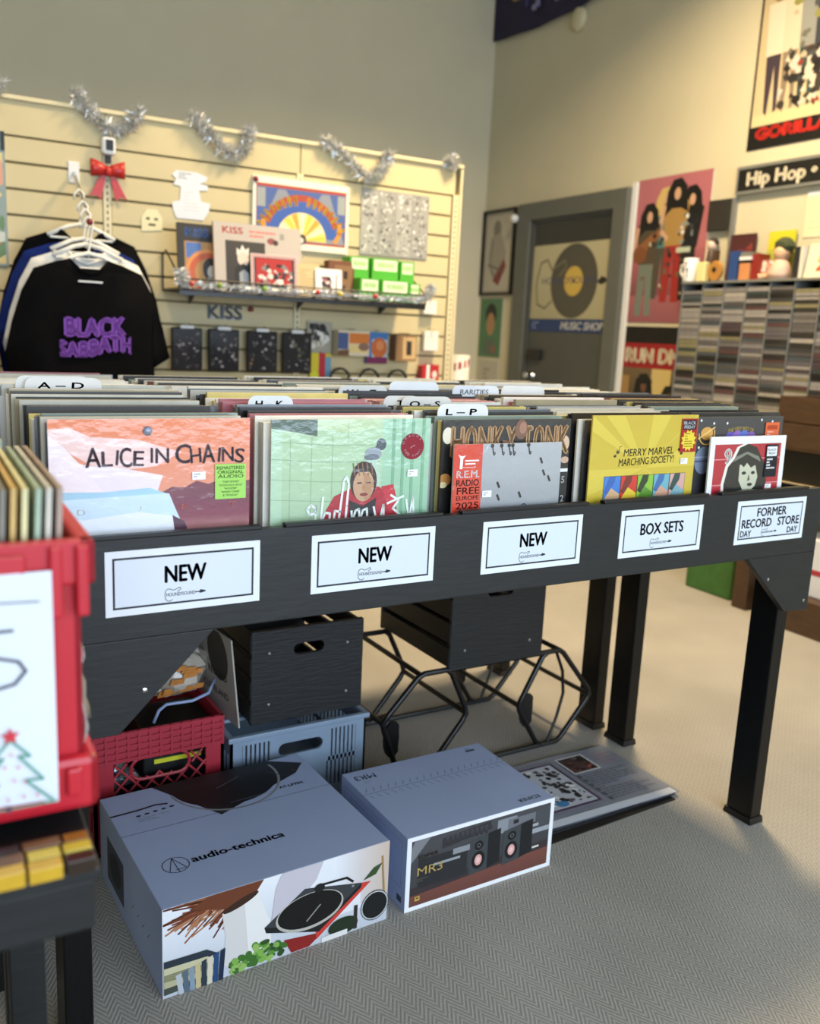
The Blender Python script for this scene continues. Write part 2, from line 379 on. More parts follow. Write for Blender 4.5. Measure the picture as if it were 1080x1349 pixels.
# ---------------------------------------------------------------- signs on the rail
def logo(a, x, y, k):
    ink = '#23272c'; P = lambda q: [(x+px*k, y+py*k) for px, py in q]
    a.line(P([(1.9, -1.35), (1.3, -1.75), (.6, -1.6), (.15, -1.0), (.05, 0), (.2, .9), (.7, 1.35), (1.3, 1.3), (2.0, .95), (2.8, 1.15), (3.5, 1.5), (3.9, 1.35), (3.8, 1.0), (3.1, .55)]), (.17)*k, ink)
    a.text('HOUND!SOUND', x+.4*k, y-.5*k, .85*k, ink, 'L', wid=7.1*k, bold=.8)
    a.line(P([(7.5, -.05), (8.4, -.02)]), .25*k, ink); a.poly(P([(8.3, -.2), (8.8, .5), (9.9, .2), (10.2, 0), (9.9, -.2), (8.8, -.45)]), ink)
def sign(i, lines, lab, logo_on=True):
    x = DB*i+(.007, -.006, -.004, -.003, .006)[i]; wd, h = .25, .104
    t = thing('sign_card', lab, 'sign', (x, 0, .787), 0, 'white signs on the record table rail')
    B(-wd/2, wd/2, -.0012, 0, 0, h).build('card', WHITE, t)
    a = Art(wd, h, '#e2e8ee'); a.rect(.011, .011, wd-.011, h-.011, '#2a2e33'); a.rect(.0143, .0143, wd-.0143, h-.0143, '#d6dfe9')
    for s, px, py, hh, wid in lines: a.text(s, px, py, hh, '#1d2024', 'C', wid, bold=2.0)
    if i < 4: logo(a, wd/2-.034, .0275, .0066)
    else: logo(a, wd/2-.032, .0250, .0056)
    a.build('print', t, (-wd/2, -.0012, 0), XU, ZU, MATTE)
sign(0, [('NEW', .125, .0475, .0275, .066)], 'white NEW sign below the orange landscape album, at the red crate')
sign(1, [('NEW', .125, .0475, .0275, .066)], 'white NEW sign below the green shower album')
sign(2, [('NEW', .125, .0475, .0275, .066)], 'white NEW sign below the wooden-letter and silver albums')
sign(3, [('BOX SETS', .125, .0475, .025, .130)], 'white BOX SETS sign below the yellow album')
sign(4, [('FORMER', .125, .0645, .0205, .106), ('RECORD', .074, .0385, .0205, .105), ('STORE', .190, .0385, .0205, .080), ('DAY', .038, .0175, .0150, .038), ('DAY', .208, .0175, .0150, .038)], 'white FORMER RECORD STORE DAY sign at the right end of the rail')

# ---------------------------------------------------------------- records
PAL = ['#f2efe6', '#e9e6da', '#17181b', '#222428', '#2a2a2c', '#3a3c40', '#c9c4b4', '#e3dfd2', '#1d2026', '#6d3b3c', '#8d97a3', '#d8d2bd', '#b9b9b4', '#4d5a66', '#d9c878', '#b46d78', '#efe9da', '#55606e', '#31343a', '#a89a7c', '#7f8f86']
edge_mat = mat
def sleeve_mesh(col, wd=.315, th=.0055):
    m = B(0, wd, 0, th, 0, wd); me = m.mesh('record_sleeve')
    k = len(MATS); nm = 'sleeve_'+col.strip('#')
    me.materials.append(mat(nm, col, .35, var=.12, vscale=18, coat=.4)); me.materials.append(edge_mat('sleeve_edge_'+col.strip('#'), tuple(min(1, .86*x+.10) for x in [int(col.strip('#')[i:i+2], 16)/255 for i in (0, 2, 4)]), .45, var=.45, vscale=1, stretch=(2, 700, 2)))
    for p in me.polygons: p.material_index = 0 if abs(p.normal.y) > .5 else 1
    return me
SLV = [sleeve_mesh(c) for c in PAL]; SLV2 = [sleeve_mesh(c, .315, .0105) for c in PAL]
R = random.Random(11)
ORD = ['first', 'second', 'third', 'fourth', 'fifth', 'sixth', 'seventh', 'eighth', 'ninth', 'tenth', '11th', '12th', '13th', '14th', '15th', '16th', '17th', '18th', '19th', '20th']+['%d%s' % (k, {1: 'st', 2: 'nd', 3: 'rd'}.get(k % 10, 'th')) for k in range(21, 61)]
def shade(c):
    r, g, b = [int(c.strip('#')[i:i+2], 16) for i in (0, 2, 4)]; m, n = max(r, g, b), min(r, g, b)
    tone = 'pale ' if n > 190 else ('dark ' if m < 110 else '')
    if m-n < 26: return 'white' if n > 220 else ('black' if m < 50 else tone+'grey')
    return tone+('blue' if b == m else ('red' if g-b < 25 and r > g+20 else ('green' if g == m else 'tan')))
def put_sleeve(me, loc, tilt, label, group, rz=0):
    o = bpy.data.objects.new('vinyl_record', me); C.objects.link(o); o.location = loc; o.rotation_euler = (tilt, 0, rz)
    return tag(o, label, 'record', group)
FRONT = ['orange landscape album', 'green shower album', 'wooden-letter and silver albums', 'yellow album', 'black planet album']
first_y = [.047, .047, .062, .047, .058]
NB_ = 30
for i in range(5):
    y = first_y[i]+.008; x0 = [-.192, .160, .516, .872, 1.212][i]
    for k in range(NB_):
        f = k/(NB_-1.0); zt = 1.083+.018*f+R.uniform(-.008, .007)
        q = R.randrange(len(PAL)); me = (SLV2 if R.random() < .4 else SLV)[q]
        put_sleeve(me, (x0+R.uniform(-.001, .014)-.006*(k < 9), y, zt-.3145), -R.uniform(.004, .016), '%s record sleeve, %s behind the %s' % (shade(PAL[q]), ORD[k], FRONT[i]), 'records packed behind the %s' % FRONT[i])
        y += (.57-first_y[i]-.04)/NB_
BEHIND = ['far row behind A-D', 'far row behind H-K', 'far row behind W-Z', 'far row behind RARITIES', 'far row at the right end']
for i in range(5):
    y = .665; x0 = -.188+DB*i
    for k in range(20):
        q = R.randrange(len(PAL)) if R.random() < .45 else R.choice([PAL.index(c) for c in ('#f2efe6', '#e9e6da', '#c9c4b4', '#e3dfd2', '#d8d2bd', '#efe9da')]); put_sleeve((SLV2 if R.random() < .3 else SLV)[q], (x0+R.uniform(0, .02), y, 1.088+R.uniform(-.006, .008)-.3145), R.uniform(-.01, .02), '%s record sleeve, %s from the front in the %s' % (shade(PAL[q]), ORD[k], BEHIND[i]), 'records in the '+BEHIND[i])
        y += .027
for k in range(9):
    q = R.randrange(len(PAL)); put_sleeve(SLV[q], (-.188-DB+R.uniform(0, .02), .69+k*.055, 1.085+R.uniform(-.006, .008)-.3145), .01, '%s record sleeve, %s in the far row at the left edge' % (shade(PAL[q]), ORD[k]), 'records in the far row at the left edge')

def album(x, y, zt, wd, label, art, m=GLOSS, tilt=-.006, th=.004, edge='#d8d4ca'):
    t = thing('vinyl_record', label, 'record', (x, y, zt-wd))
    t.rotation_euler = (tilt, 0, 0)
    B(0, wd, 0, th, 0, wd).build('sleeve', mat('album_sleeve_card_'+edge.strip('#'), edge, .45, var=.04), t)
    art.build('cover_print', t, (0, 0, 0), XU, ZU, m)
    return t
def sticker(t, x, y, art, name='sticker', m=MATTE):
    art.build(name, t, (x, -.0022, y), XU, ZU, m)
def price(t, x, y):
    a = Art(.022, .013, '#f3f3f3'); a.lines(2, .003, .003, .019, .011, '#9a9a9a', .002); sticker(t, x, y, a, 'price_label')

def cover_landscape():
    s = .315; a = Art(s, s); 
    a.rect(0, .19, s, s, '#e89b80', '#e8814f'); a.rect(0, 0, s, .19, '#e9b9a0', '#8d4550')
    a.poly([(0, .30), (.03, .302), (.06, .288), (.13, .283), (.20, .262), (.16, .24), (.10, .235), (.06, .245), (.02, .27), (0, .285)], '#f3cfc8')  # pale shapes at the left: window glare on the wrap, painted into the cover
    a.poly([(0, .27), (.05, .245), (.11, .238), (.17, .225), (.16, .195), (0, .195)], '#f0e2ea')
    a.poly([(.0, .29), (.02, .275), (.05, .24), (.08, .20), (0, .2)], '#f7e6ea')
    a.poly([(.165, .196), (.185, .206), (.205, .204), (.225, .214), (.245, .208), (.27, .217), (.29, .209), (s, .212), (s, .185), (.165, .185)], '#7d4652')
    a.rect(.15, .155, s, .186, '#8b4453', '#7a3e50'); a.rect(.15, .135, s, .156, '#b57c78', '#8c4754')
    a.poly([(0, .202), (.06, .198), (.12, .203), (.18, .195), (.19, .17), (.205, .135), (0, .135)], '#cfe6f4')  # pale blue and white bands continue the painted glare
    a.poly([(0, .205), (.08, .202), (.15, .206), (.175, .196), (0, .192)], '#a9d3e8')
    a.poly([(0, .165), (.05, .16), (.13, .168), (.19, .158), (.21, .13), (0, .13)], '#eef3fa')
    a.poly([(.185, .16), (.205, .148), (.215, .12), (.19, .12)], '#5d3a4a')
    a.rect(0, 0, s, .13, '#a05a50')
    rr = random.Random(3)
    x = .052
    for ch, wd in zip('ALICE IN CHAINS', [.028, .02, .012, .022, .02, .008, .012, .026, .009, .03, .022, .026, .012, .024, .02]):
        if ch != ' ': a.text(ch, x+wd*.43, .243+rr.uniform(-.003, .003), .024 if ch not in 'AC' else .031, '#5f4550', 'C', wid=wd*(.8 if ch != 'I' else .25), bold=1.2, rot=rr.uniform(-.1, .1))
        x += wd*.87
    a.ell(.1465, .296, .0075, .0075, '#4b4655'); a.ell(.148, .298, .004, .003, '#8a8fb0')
    for ch, px, c in (('D', .045, '#ffffff'), ('I', .135, '#ffffff'), ('R', .205, '#e58a83'), ('T', .285, '#e58a83')): a.text(ch, px, .168, .009, c, 'C', wid=.012 if ch != 'I' else .002)
    t = album(-.187, .04, 1.089, s, 'shrink-wrapped album with an orange sky and pale lake landscape cover', a, edge='#cfd6da')  # the pale lake is window glare painted into the cover
    b = Art(.053, .058, '#a6dc6a'); b.text('REMASTERED', .0265, .049, .0055, '#1d2a18', wid=.047); b.text('ORIGINAL', .0265, .042, .0055, '#1d2a18', wid=.044); b.text('AUDIO', .0265, .035, .0055, '#1d2a18', wid=.044)
    for k, q in enumerate(('"THEM BONES"', '"DOWN IN A HOLE"', '"ROOSTER"', '"ANGRY CHAIR"', '& "WOULD?"')): b.text(q, .0265, .027-.0056*k, .0032, '#22301c', bold=.3)
    sticker(t, .255, .182, b); price(t, .217, .216)
cover_landscape()

def cover_green():
    s = .315; a = Art(s, s, '#a9c6a2', '#b4cfa6')
    a.rect(.215, .0, s, s, '#8fbf9c', '#a9cfae'); a.rect(0, 0, .02, s, '#b8d6b4')
    a.poly([(0, s), (.085, s), (.085, .285), (.05, .292), (0, .30)], '#55685a')
    a.poly([(.085, .315), (.21, .315), (.21, .30), (.145, .29), (.085, .30)], '#bfd3a4'); a.line([(.145, .315), (.145, .27)], .001, '#8fb08c')
    for y in (.17, .205, .24, .27): a.line([(.0, y+.008), (.10, y), (.21, y-.002)], .0009, '#86a583')
    for x in (.035, .075, .115): a.line([(x, .285), (x, .13)], .0008, '#93b08e')
    for x in (.235, .255, .275, .298): a.rect(x, 0, x+.006, s, '#7fb18f')
    a.line([(.214, .272), (.205, .262)], .011, '#454b52'); a.ell(.212, .269, .010, .011, '#4d545c'); a.ell(.196, .252, .017, .012, '#9aa3ab'); a.ell(.193, .246, .015, .006, '#6b747d')
    a.poly([(.178, .242), (.206, .240), (.222, .13), (.165, .13)], '#b9d2bd')
    a.poly([(.09, .13), (.12, .178), (.155, .192), (.21, .192), (.245, .165), (.252, .13)], '#b22a38')
    a.poly([(.215, .192), (.24, .195), (.25, .16), (.235, .14)], '#c8313f')
    a.ell(.178, .203, .027, .036, '#3b2b26'); a.ell(.178, .195, .021, .029, '#c99f7d'); a.poly([(.178, .224), (.199, .20), (.192, .172), (.18, .166)], '#b98c6a'); a.poly([(.16, .22), (.20, .22), (.19, .236), (.166, .236)], '#3b2b26')
    for k in range(5): a.line([(.156+.009*k, .236), (.16+.009*k, .214)], .0022, '#8a6a52')
    a.rect(.165, .199, .174, .2015, '#2a1d1a'); a.rect(.183, .199, .192, .2015, '#2a1d1a'); a.poly([(.176, .198), (.181, .198), (.183, .186), (.175, .186)], '#b58763'); a.ell(.179, .179, .008, .003, '#8a3a38')
    a.poly([(.15, .17), (.178, .158), (.205, .172), (.20, .13), (.15, .13)], '#2c2a2c')
    wv = '#eef5ee'
    def scr(pts): a.line(pts, .0042, wv)
    scr([(.085, .158), (.075, .165), (.068, .158), (.072, .148), (.084, .15), (.086, .165), (.083, .13)])
    scr([(.098, .178), (.094, .13), (.103, .15), (.112, .148), (.112, .13)])
    scr([(.133, .15), (.122, .152), (.12, .138), (.13, .135), (.138, .205), (.143, .213), (.148, .20), (.145, .16), (.143, .132)])
    scr([(.155, .15), (.157, .13), (.163, .15), (.17, .153), (.172, .13), (.178, .15), (.186, .153), (.188, .13)])
    scr([(.2, .155), (.205, .135), (.215, .135), (.22, .158), (.222, .13)])
    scr([(.235, .175), (.252, .165), (.24, .15), (.255, .138)]); scr([(.228, .16), (.262, .172)]); scr([(.268, .165), (.274, .135), (.285, .14), (.282, .17), (.275, .12)])
    t = album(.166, .04, 1.086, s, 'shrink-wrapped album with a pale green shower room cover', a, edge='#cfd8d2')
    b = Art(.048, .048); b.ell(.024, .024, .024, .024, '#8f1f2e', n=32)
    for k, ch in enumerate('OPAQUE'):
        an = math.radians(160-k*24); b.text(ch, .024+.0185*math.cos(an), .024+.0185*math.sin(an), .0052, '#f1d9d9', rot=an-PI/2, bold=.2)
    for k, ch in enumerate('RED VINYL'):
        if ch != ' ':
            an = math.radians(205+k*17); b.text(ch, .024+.0195*math.cos(an), .024+.0195*math.sin(an), .0048, '#f1d9d9', rot=an+PI/2, bold=.2)
    b.line([(.019, .021), (.024, .025), (.029, .026)], .0006, '#f1d9d9')
    sticker(t, .253, .24, b); price(t, .268, .208)
cover_green()

def cover_wood():
    s = .315; a = Art(s, s, '#1c1a19')
    a.rect(0, .30, s, s, '#2a2726'); a.ell(.012, .285, .012, .016, '#e8dcc4'); a.ell(.01, .20, .014, .012, '#c98a48'); a.ell(.006, .19, .009, .006, '#e9d9a6'); a.ell(.302, .265, .012, .016, '#d8b79a'); a.ell(.305, .23, .011, .007, '#c9a58e')
    x = .018
    for ch, wd in zip('HONKY TONK', [.033, .030, .034, .032, .032, .012, .026, .030, .034, .032]):
        if ch != ' ':
            a.text(ch, x+wd/2+.001, .243, .058, '#3f2a1c', wid=wd-.007, bold=2.4); a.text(ch, x+wd/2, .245, .058, '#b98e62', wid=wd-.007, bold=2.4)
        x += wd
    a.poly([(.14, .275), (.158, .272), (.185, .235), (.155, .245)], '#8a5a40'); a.ell(.186, .295, .016, .020, '#7c5240'); a.ell(.19, .298, .009, .012, '#a5755c')
    a.rect(.29, .12, .315, .21, '#111111'); a.rect(.292, .205, .314, .212, '#e8e8e8'); a.text('5', .303, .182, .014, '#e8e8e8'); a.text('2', .304, .142, .014, '#e8e8e8')
    album(.519, .056, 1.081, s, 'album with HONKY TONK in carved wooden letters behind the silver record', a, edge='#3a3836')
    s = .262; b = Art(s, s, '#8b8d90', '#b4b6b9'); b.rect(0, 0, .066, s, '#e0523f', '#d94a38')
    b.ell(.018, .236, .003, .004, '#ffffff'); b.poly([(.01, .243), (.018, .239), (.027, .241), (.021, .234), (.02, .215), (.014, .215), (.015, .234)], '#ffffff')
    for k, (x0, x1) in enumerate(((.026, .058), (.026, .05))): b.rect(x0, .229-.006*k, x1, .232-.006*k, '#f6e8e6')
    b.rect(.018, .217, .05, .2185, '#f0b8b0')
    b.text('R.E.M.', .034, .198, .014, '#ffffff', wid=.052, bold=1.2); b.text('RADIO', .034, .182, .0125, '#4a2222', wid=.052); b.text('FREE', .036, .166, .0135, '#4a2222', wid=.052); b.text('EUROPE', .035, .1545, .0085, '#6a2a26', wid=.052); b.text('2025', .035, .138, .0125, '#4a2222', wid=.052)
    b.rect(.012, .130, .058, .1315, '#f3c9c2'); b.rect(.012, .126, .056, .1272, '#f3c9c2'); b.text('10" ORANGE', .036, .116, .0055, '#5a2523', wid=.046); b.text('VINYL EP', .036, .108, .0055, '#5a2523', wid=.046)
    rr = random.Random(5)
    for px in (.088, .11, .128, .137, .176):
        b.ell(px, .258, .004, .004, '#2c2c2e'); b.line([(px, .258), (px+.004, .246-rr.uniform(0, .008)), (px+.006, .24)], .0022, '#2c2c2e'); b.ring(px+.005, .243, .0015, .003, '#2c2c2e')
    for px, py in ((.208, .225), (.216, .20), (.23, .188), (.104, .18), (.105, .155), (.158, .158)): b.line([(px, py+.006), (px+.005, py-.004)], .004, '#2b2b2d')
    b.ring(.172, .135, .004, .006, '#4a4c4e')
    t = album(.531, .028, 1.037, s, 'silver ten-inch record with a red text strip down its left side', b, m=mat('loose_shrink_wrap_print', None, .22, coat=1.0, bump=.9, bscale=14), edge='#c5c7ca', tilt=-.02)
    price(t, .068, .158)
cover_wood()

def cover_yellow():
    s = .315; a = Art(s, s, '#d9bf3f', '#cdb136')
    for k in range(18):
        an = math.radians(k*20); an2 = an+.14
        p = [(.16, .20)]+[(min(max(.16+.4*math.cos(q), 0), s), min(max(.2+.4*math.sin(q), 0), s)) for q in (an, an2)]
        a.poly(p, '#dcc346', False)
    a.z += 1
    a.text('MERRY MARVEL', .17, .228, .016, '#2a2412', wid=.15, bold=1, rot=.02, skew=.1); a.text('MARCHING SOCIETY!', .165, .208, .016, '#2a2412', wid=.165, bold=1, rot=.03, skew=.1)
    for x, y in ((.07, .228), (.078, .236), (.262, .238), (.27, .229)): a.ell(x, y, .004, .003, '#2a2412'); a.line([(x+.003, y), (x+.004, y+.012), (x+.010, y+.013)], .0012, '#2a2412')
    for k, (c1, c2, c3) in enumerate((('#3f7fd0', '#d9b184', '#2f63b0'), ('#d8352c', '#e9c93a', '#7c2a1f'), ('#8fc23c', '#5f9330', '#2b3a1c'), ('#6fb3c0', '#d7a58a', '#3b6ea8'), ('#d9a9a0', '#88b3b8', '#2e4a48'))):
        x0 = .045+.049*k; a.rect(x0-.001, .0, x0+.0475, .185, '#3a3a20'); a.rect(x0, 0, x0+.0465, .184, c1)
        a.poly([(x0, .13), (x0+.02, .16), (x0+.0465, .145), (x0+.0465, 0), (x0, 0)], c2); a.poly([(x0, .15), (x0+.014, .184), (x0+.032, .184), (x0+.03, .17), (x0+.01, .145)], c3)
    t = album(.879, .04, 1.089, s, 'yellow album cover with five coloured comic panels', a, m=GLOSS, edge='#d8c060')
    b = Art(.05, .075, '#a8231f'); b.rect(.004, .05, .046, .072, '#1c1c22'); b.text('BLACK', .025, .062, .007, '#ffffff', wid=.038); b.text('FRIDAY', .025, .053, .007, '#ffffff', wid=.034)
    pts = []
    for k in range(24): an = 2*PI*k/24; r = .024 if k % 2 else .018; pts.append((.025+r*math.cos(an), .026+r*1.05*math.sin(an)))
    b.poly(pts, '#e9cf3a'); b.lines(6, .012, .01, .038, .044, '#6a4a18', .002)
    sticker(t, .262, .232, b); price(t, .268, .205)
cover_yellow()

def cover_space():
    s = .30; a = Art(s, s, '#2d2d30', '#3b3b3f')
    a.ell(.035, .262, .020, .015, '#d9a04a'); a.ring(.035, .262, .024, .027, '#e8b860', a0=180, a1=380); a.line([(.008, .25), (.06, .276)], .003, '#f0c878')
    a.text('THE VERY BEST OF', .15, .268, .009, '#e0c05a', wid=.09, wave=lambda x: -3*x*x)
    for k in range(4): a.ell(.115+.024*k, .252+.003*(k in (1, 2)), .016, .013, ('#5a4fb0', '#8a62b8', '#4f6fc0', '#7d58a8')[k])
    a.ell(.032, .20, .03, .032, '#7e8aa0'); a.rect(.002, .196, .062, .2, '#4f5a72'); a.rect(.002, .206, .062, .209, '#a9b3c6')
    for x, y in ((.012, .292), (.055, .285), (.10, .285), (.22, .292), (.26, .288), (.012, .23), (.07, .235)): a.ell(x, y, .003, .003, '#f0f0f0')
    t = album(1.203, .05, 1.083, s, 'black planet-and-stars album behind the red stencil record', a, edge='#444448')
    b = Art(.05, .036, '#e06a3a'); b.rect(.006, .019, .044, .029, '#b3441c'); b.lines(2, .008, .004, .042, .016, '#f3d6c4', .002); sticker(t, .235, .25, b)
    s = .264; a = Art(s, s, '#f1f1ef'); a.rect(.016, .0, s-.016, s-.018, '#b52334'); 
    for y in (.15, .21): a.rect(.016, y, s-.016, y+.0025, '#e58a92')
    for x in (.09, .17): a.rect(x, .0, x+.0015, .246, '#8f1626')
    a.text('9', .062, .20, .036, '#f3eee6', bold=3)
    Y = lambda q: [(px, .13+(py-.09)*.74 if py > .02 else 0) for px, py in q]
    pts = [(.07, .0), (.055, .12), (.065, .175), (.085, .20), (.10, .235), (.128, .247), (.16, .235), (.178, .205), (.20, .17), (.205, .12), (.19, .09), (.20, 0)]
    pts = Y(pts); a.poly([(x-.009, y+.002) for x, y in pts], '#efe9dc'); a.poly(pts, '#1f1f20'); a.poly(Y([(.082, .19), (.128, .214), (.178, .188), (.17, .205), (.128, .222), (.09, .207)]), '#7d7f70')
    a.poly(Y([(.105, .18), (.13, .187), (.16, .178), (.172, .14), (.165, .11), (.145, .092), (.122, .10), (.106, .13)]), '#c9c9b0'); a.poly(Y([(.10, .19), (.12, .172), (.13, .186), (.145, .17), (.165, .18), (.168, .195), (.12, .2)]), '#1f1f20')
    a.ell(.122, .177, .008, .004, '#1f1f20'); a.ell(.154, .177, .007, .004, '#1f1f20'); a.poly(Y([(.139, .15), (.146, .13), (.136, .127)]), '#5c5c50'); a.ell(.146, .149, .009, .004, '#1f1f20')
    t = album(1.226, .022, 1.04, s, 'white-edged ten-inch record with a hooded stencil figure on red', a, edge='#eceae4', tilt=-.02)
    b = Art(.044, .078, '#17181c'); b.rect(.004, .05, .04, .073, '#eceff2'); b.text('BLACK', .022, .0625, .006, '#17181c', wid=.03); b.text('FRIDAY', .022, .054, .006, '#17181c', wid=.026); b.lines(4, .006, .018, .038, .046, '#e8e8e8', .004); sticker(t, .192, .165, b); price(t, .2, .135)
cover_space()

# ---------------------------------------------------------------- divider cards
def divider(x0, x1, y, zt, txt, label, white='#e4e3df', tall=.04):
    t = thing('divider_card', label, 'divider', (x0, y, .768), 0, 'white divider cards between the records')
    h = zt-.768; wd = x1-x0; r = .016; l, rr_ = -.03, wd+.03
    l = max(l, -.04); poly = [(l, 0), (rr_, 0), (rr_, h-tall), (wd, h-tall+.004)]
    for k in range(5): an = PI/2*k/4; poly.append((wd-r+r*math.cos(an), h-r+r*math.sin(an)))
    for k in range(5): an = PI/2+PI/2*k/4; poly.append((r+r*math.cos(an), h-r+r*math.sin(an)))
    poly += [(0, h-tall+.004), (l, h-tall)]
    MB().prism(poly, 'y', 0, .0015).build('card', mat('divider_plastic_'+white.strip('#'), white, .4, var=.05, vscale=12), t)
    if txt:
        a = Art(wd, h); a.text(txt, wd*.46, h-.0215, .012, '#1b1b1d', wid=min(wd*.6, .017*len(txt)), bold=3 if txt != 'RARITIES' else .5, skew=.1); a.build('lettering', t, (0, 0, 0), XU, ZU, MATTE)
divider(-.153, -.01, .505, 1.122, 'A – D', 'white divider card lettered A-D behind the orange landscape album')
divider(-.168, -.03, .518, 1.124, 'E', 'white divider card lettered E just behind the A-D card')
divider(.196, .287, .232, 1.111, 'H – K', 'grey-white divider card lettered H-K behind the green shower album')
divider(.532, .652, .10, 1.1075, 'L – P', 'white divider card lettered L-P behind the wooden-letter album')
divider(.545, .67, .262, 1.1085, 'Q – S', 'white divider card lettered Q-S behind the L-P card')
divider(.512, .60, .28, 1.1085, 'T', 'white divider card lettered T touching the Q-S card')
divider(.508, .635, .485, 1.1155, 'W – Z', 'white divider card lettered W-Z farther back than the T card')
divider(.655, .795, .512, 1.1245, '', 'blank white divider card right behind the Q-S card', '#eef1f5')
divider(.812, .952, .475, 1.1195, 'RARITIES', 'white divider card with handwritten RARITIES', '#e8ebf2')
divider(.972, 1.112, .492, 1.1195, '', 'blank white divider card next to the RARITIES card', '#efefec')

# ================================================================== cartons on the carpet
def carton_turntable():
    wd, dp, h = .487, .448, .186
    t = thing('turntable_carton', 'large pale blue-grey turntable carton with a photo printed on its front', 'box', (-.008, .098, 0), math.radians(2.0))
    m = B(0, wd, 0, dp, 0, h).build('carton', BOXBLUE, t, bevel=.002)
    a = Art(wd, dp)                                                          # lid print
    a.poly([(.115, dp), (.215, .262), (.44, .36), (.475, .40), (.40, dp)], '#17191c')
    a.ring(.272, .40, .126, .132, '#8b8f92', n=40, a0=185, a1=372); a.ell(.272, .40, .125, .11, '#0d0e10', a0=180, a1=360)
    a.line([(.245, .375), (.31, .405)], .003, '#4f5356'); a.line([(.38, .395), (.41, .36), (.43, .355)], .003, '#3a3d40'); a.ell(.44, .375, .006, .004, '#4a2f2c')
    a.line([(0, .272), (.44, .272), (wd, .272)], .0014, '#59627a'); a.line([(.0, .36), (.06, .362), (.10, .368), (.125, .362)], .006, '#1f2530'); 
    for k in range(5): a.ell(.055+.019*k, .338+.002*k, .0055, .0035, '#1f2530')
    a.lines(3, .05, .31, .16, .33, '#8a93a8', .002); a.text('AT-LP70X', .405, .305, .011, '#2a3142', wid=.062, bold=1.5); a.line([(.25, .30), (.36, .303)], .0012, '#7b849a')
    a.ring(.067, .125, .0255, .027, '#2a3142'); a.line([(.05, .108), (.066, .15), (.067, .10)], .0014, '#2a3142'); a.line([(.066, .15), (.084, .108), (.062, .108)], .0014, '#2a3142')
    a.text('audio-technica', .10, .118, .021, '#1b202b', 'L', wid=.20, bold=2)
    a.build('lid_print', m, (0, 0, h), XU, (0, 1, 0), PRINT)
    f = Art(wd, h, '#c3c8d2', '#eef0f4')                                     # front photo: records, vase, turntable
    f.rect(.27, .05, .49, h, '#e6e8ee', '#eceef2'); f.rect(.36, .09, .42, h, '#e9ecf2', '#d7cfcd', True)
    f.rect(.42, .06, .487, h, '#d7cfcd', '#cdb9a8', True)
    r_ = random.Random(9)
    for k in range(120):
        an = r_.uniform(2.4, 4.3); x0, y0 = .125+r_.uniform(-.03, .05), .165+r_.uniform(-.01, .02); ln = r_.uniform(.02, .10)
        x1, y1 = max(.002, x0+ln*math.cos(an)*1.2), min(h-.002, max(.085, y0+ln*math.sin(an)*.8)); f.line([(x0, min(y0, h-.002)), (x1, y1)], .0035, r_.choice(['#7a3f26', '#94553a', '#5c2e1c', '#b07a58']), k % 6 == 5)
    f.poly([(.12, .148), (.185, .165), (.20, h), (.09, h), (.05, .17)], '#6d3a24')
    f.poly([(.115, .14), (.19, .165), (.196, .14), (.215, .09), (.218, .03), (.14, .0), (.118, .03), (.122, .09)], '#d9d5d2'); f.poly([(.16, .152), (.19, .165), (.196, .14), (.215, .09), (.218, .03), (.17, .03)], '#ece9e6'); f.ell(.153, .152, .038, .008, '#3a241a', rot=.33)
    f.poly([(.225, .155), (.235, .18), (.24, h), (.33, h), (.315, .15), (.25, .085), (.215, .07)], '#c9c3cc'); f.poly([(.23, .07), (.285, .135), (.32, .13), (.25, .065)], '#dfe6ef')
    f.poly([(.245, .036), (.3165, .026), (.42, .106), (.443, .1055), (.302, .002), (.262, .002)], '#8e2320'); f.poly([(.3165, .03), (.42, .108), (.443, .1055), (.318, .012)], '#cf3f36')
    f.poly([(.202, .079), (.289, .137), (.422, .108), (.325, .043)], '#3a3e41'); f.poly([(.202, .079), (.325, .043), (.422, .108), (.42, .098), (.323, .028), (.206, .066)], '#1d1f21')
    f.ell(.3025, .083, .076, .041, '#b9b4ac', rot=.03, n=36); f.ell(.3025, .0855, .072, .037, '#0f1011', rot=.03, n=36)
    f.line([(.295, .062), (.325, .09)], .003, '#8c8c88'); f.line([(.318, .134), (.385, .131), (.40, .118)], .005, '#1b1c1e'); f.ell(.322, .128, .012, .010, '#1b1c1e'); f.ell(.40, .108, .003, .003, '#8a8a8a')
    f.poly([(.425, .112), (.45, .135), (.47, .14), (.455, .118)], '#35502c'); f.line([(.47, .155), (.478, .06)], .004, '#a5864f')
    f.ell(.455, .045, .034, .035, '#16181a'); f.ring(.455, .045, .03, .033, '#b9bcbf'); f.ell(.38, .022, .035, .02, '#20301e'); f.rect(.405, .005, .413, .06, '#2e2a28'); f.rect(.33, .0, .39, .012, '#e6e4e2')
    for k in range(60):
        x, y = r_.uniform(.135, .245), r_.uniform(.005, .05); y *= 1-abs(x-.195)/.12; f.ell(x, y+.004, r_.uniform(.006, .012), r_.uniform(.004, .008), r_.choice(['#3f6e2c', '#5b9138', '#7fb04e', '#2c4f20', '#92b860']), n=9, rot=r_.uniform(0, 3), up=k % 6 == 5)
    for k in range(5):
        f.poly([(.002, .078-.014*k), (.085, .075-.014*k), (.11, .058-.012*k), (.095, .052-.012*k), (.06, .062-.013*k), (.002, .064-.014*k)], ('#2a3540', '#c9c4a0', '#8a8a68', '#b9b48e', '#454b44')[k])
    for k in range(8): f.poly([(.03+.011*k, .0), (.04+.011*k, .0), (.034+.0125*k, .045+.003*k), (.024+.0125*k, .042+.003*k)], ('#b9c0c6', '#5a6a7a', '#8798a8', '#c9b78a', '#2c3a46', '#d8cfb8', '#234a78', '#1d2c44')[k])
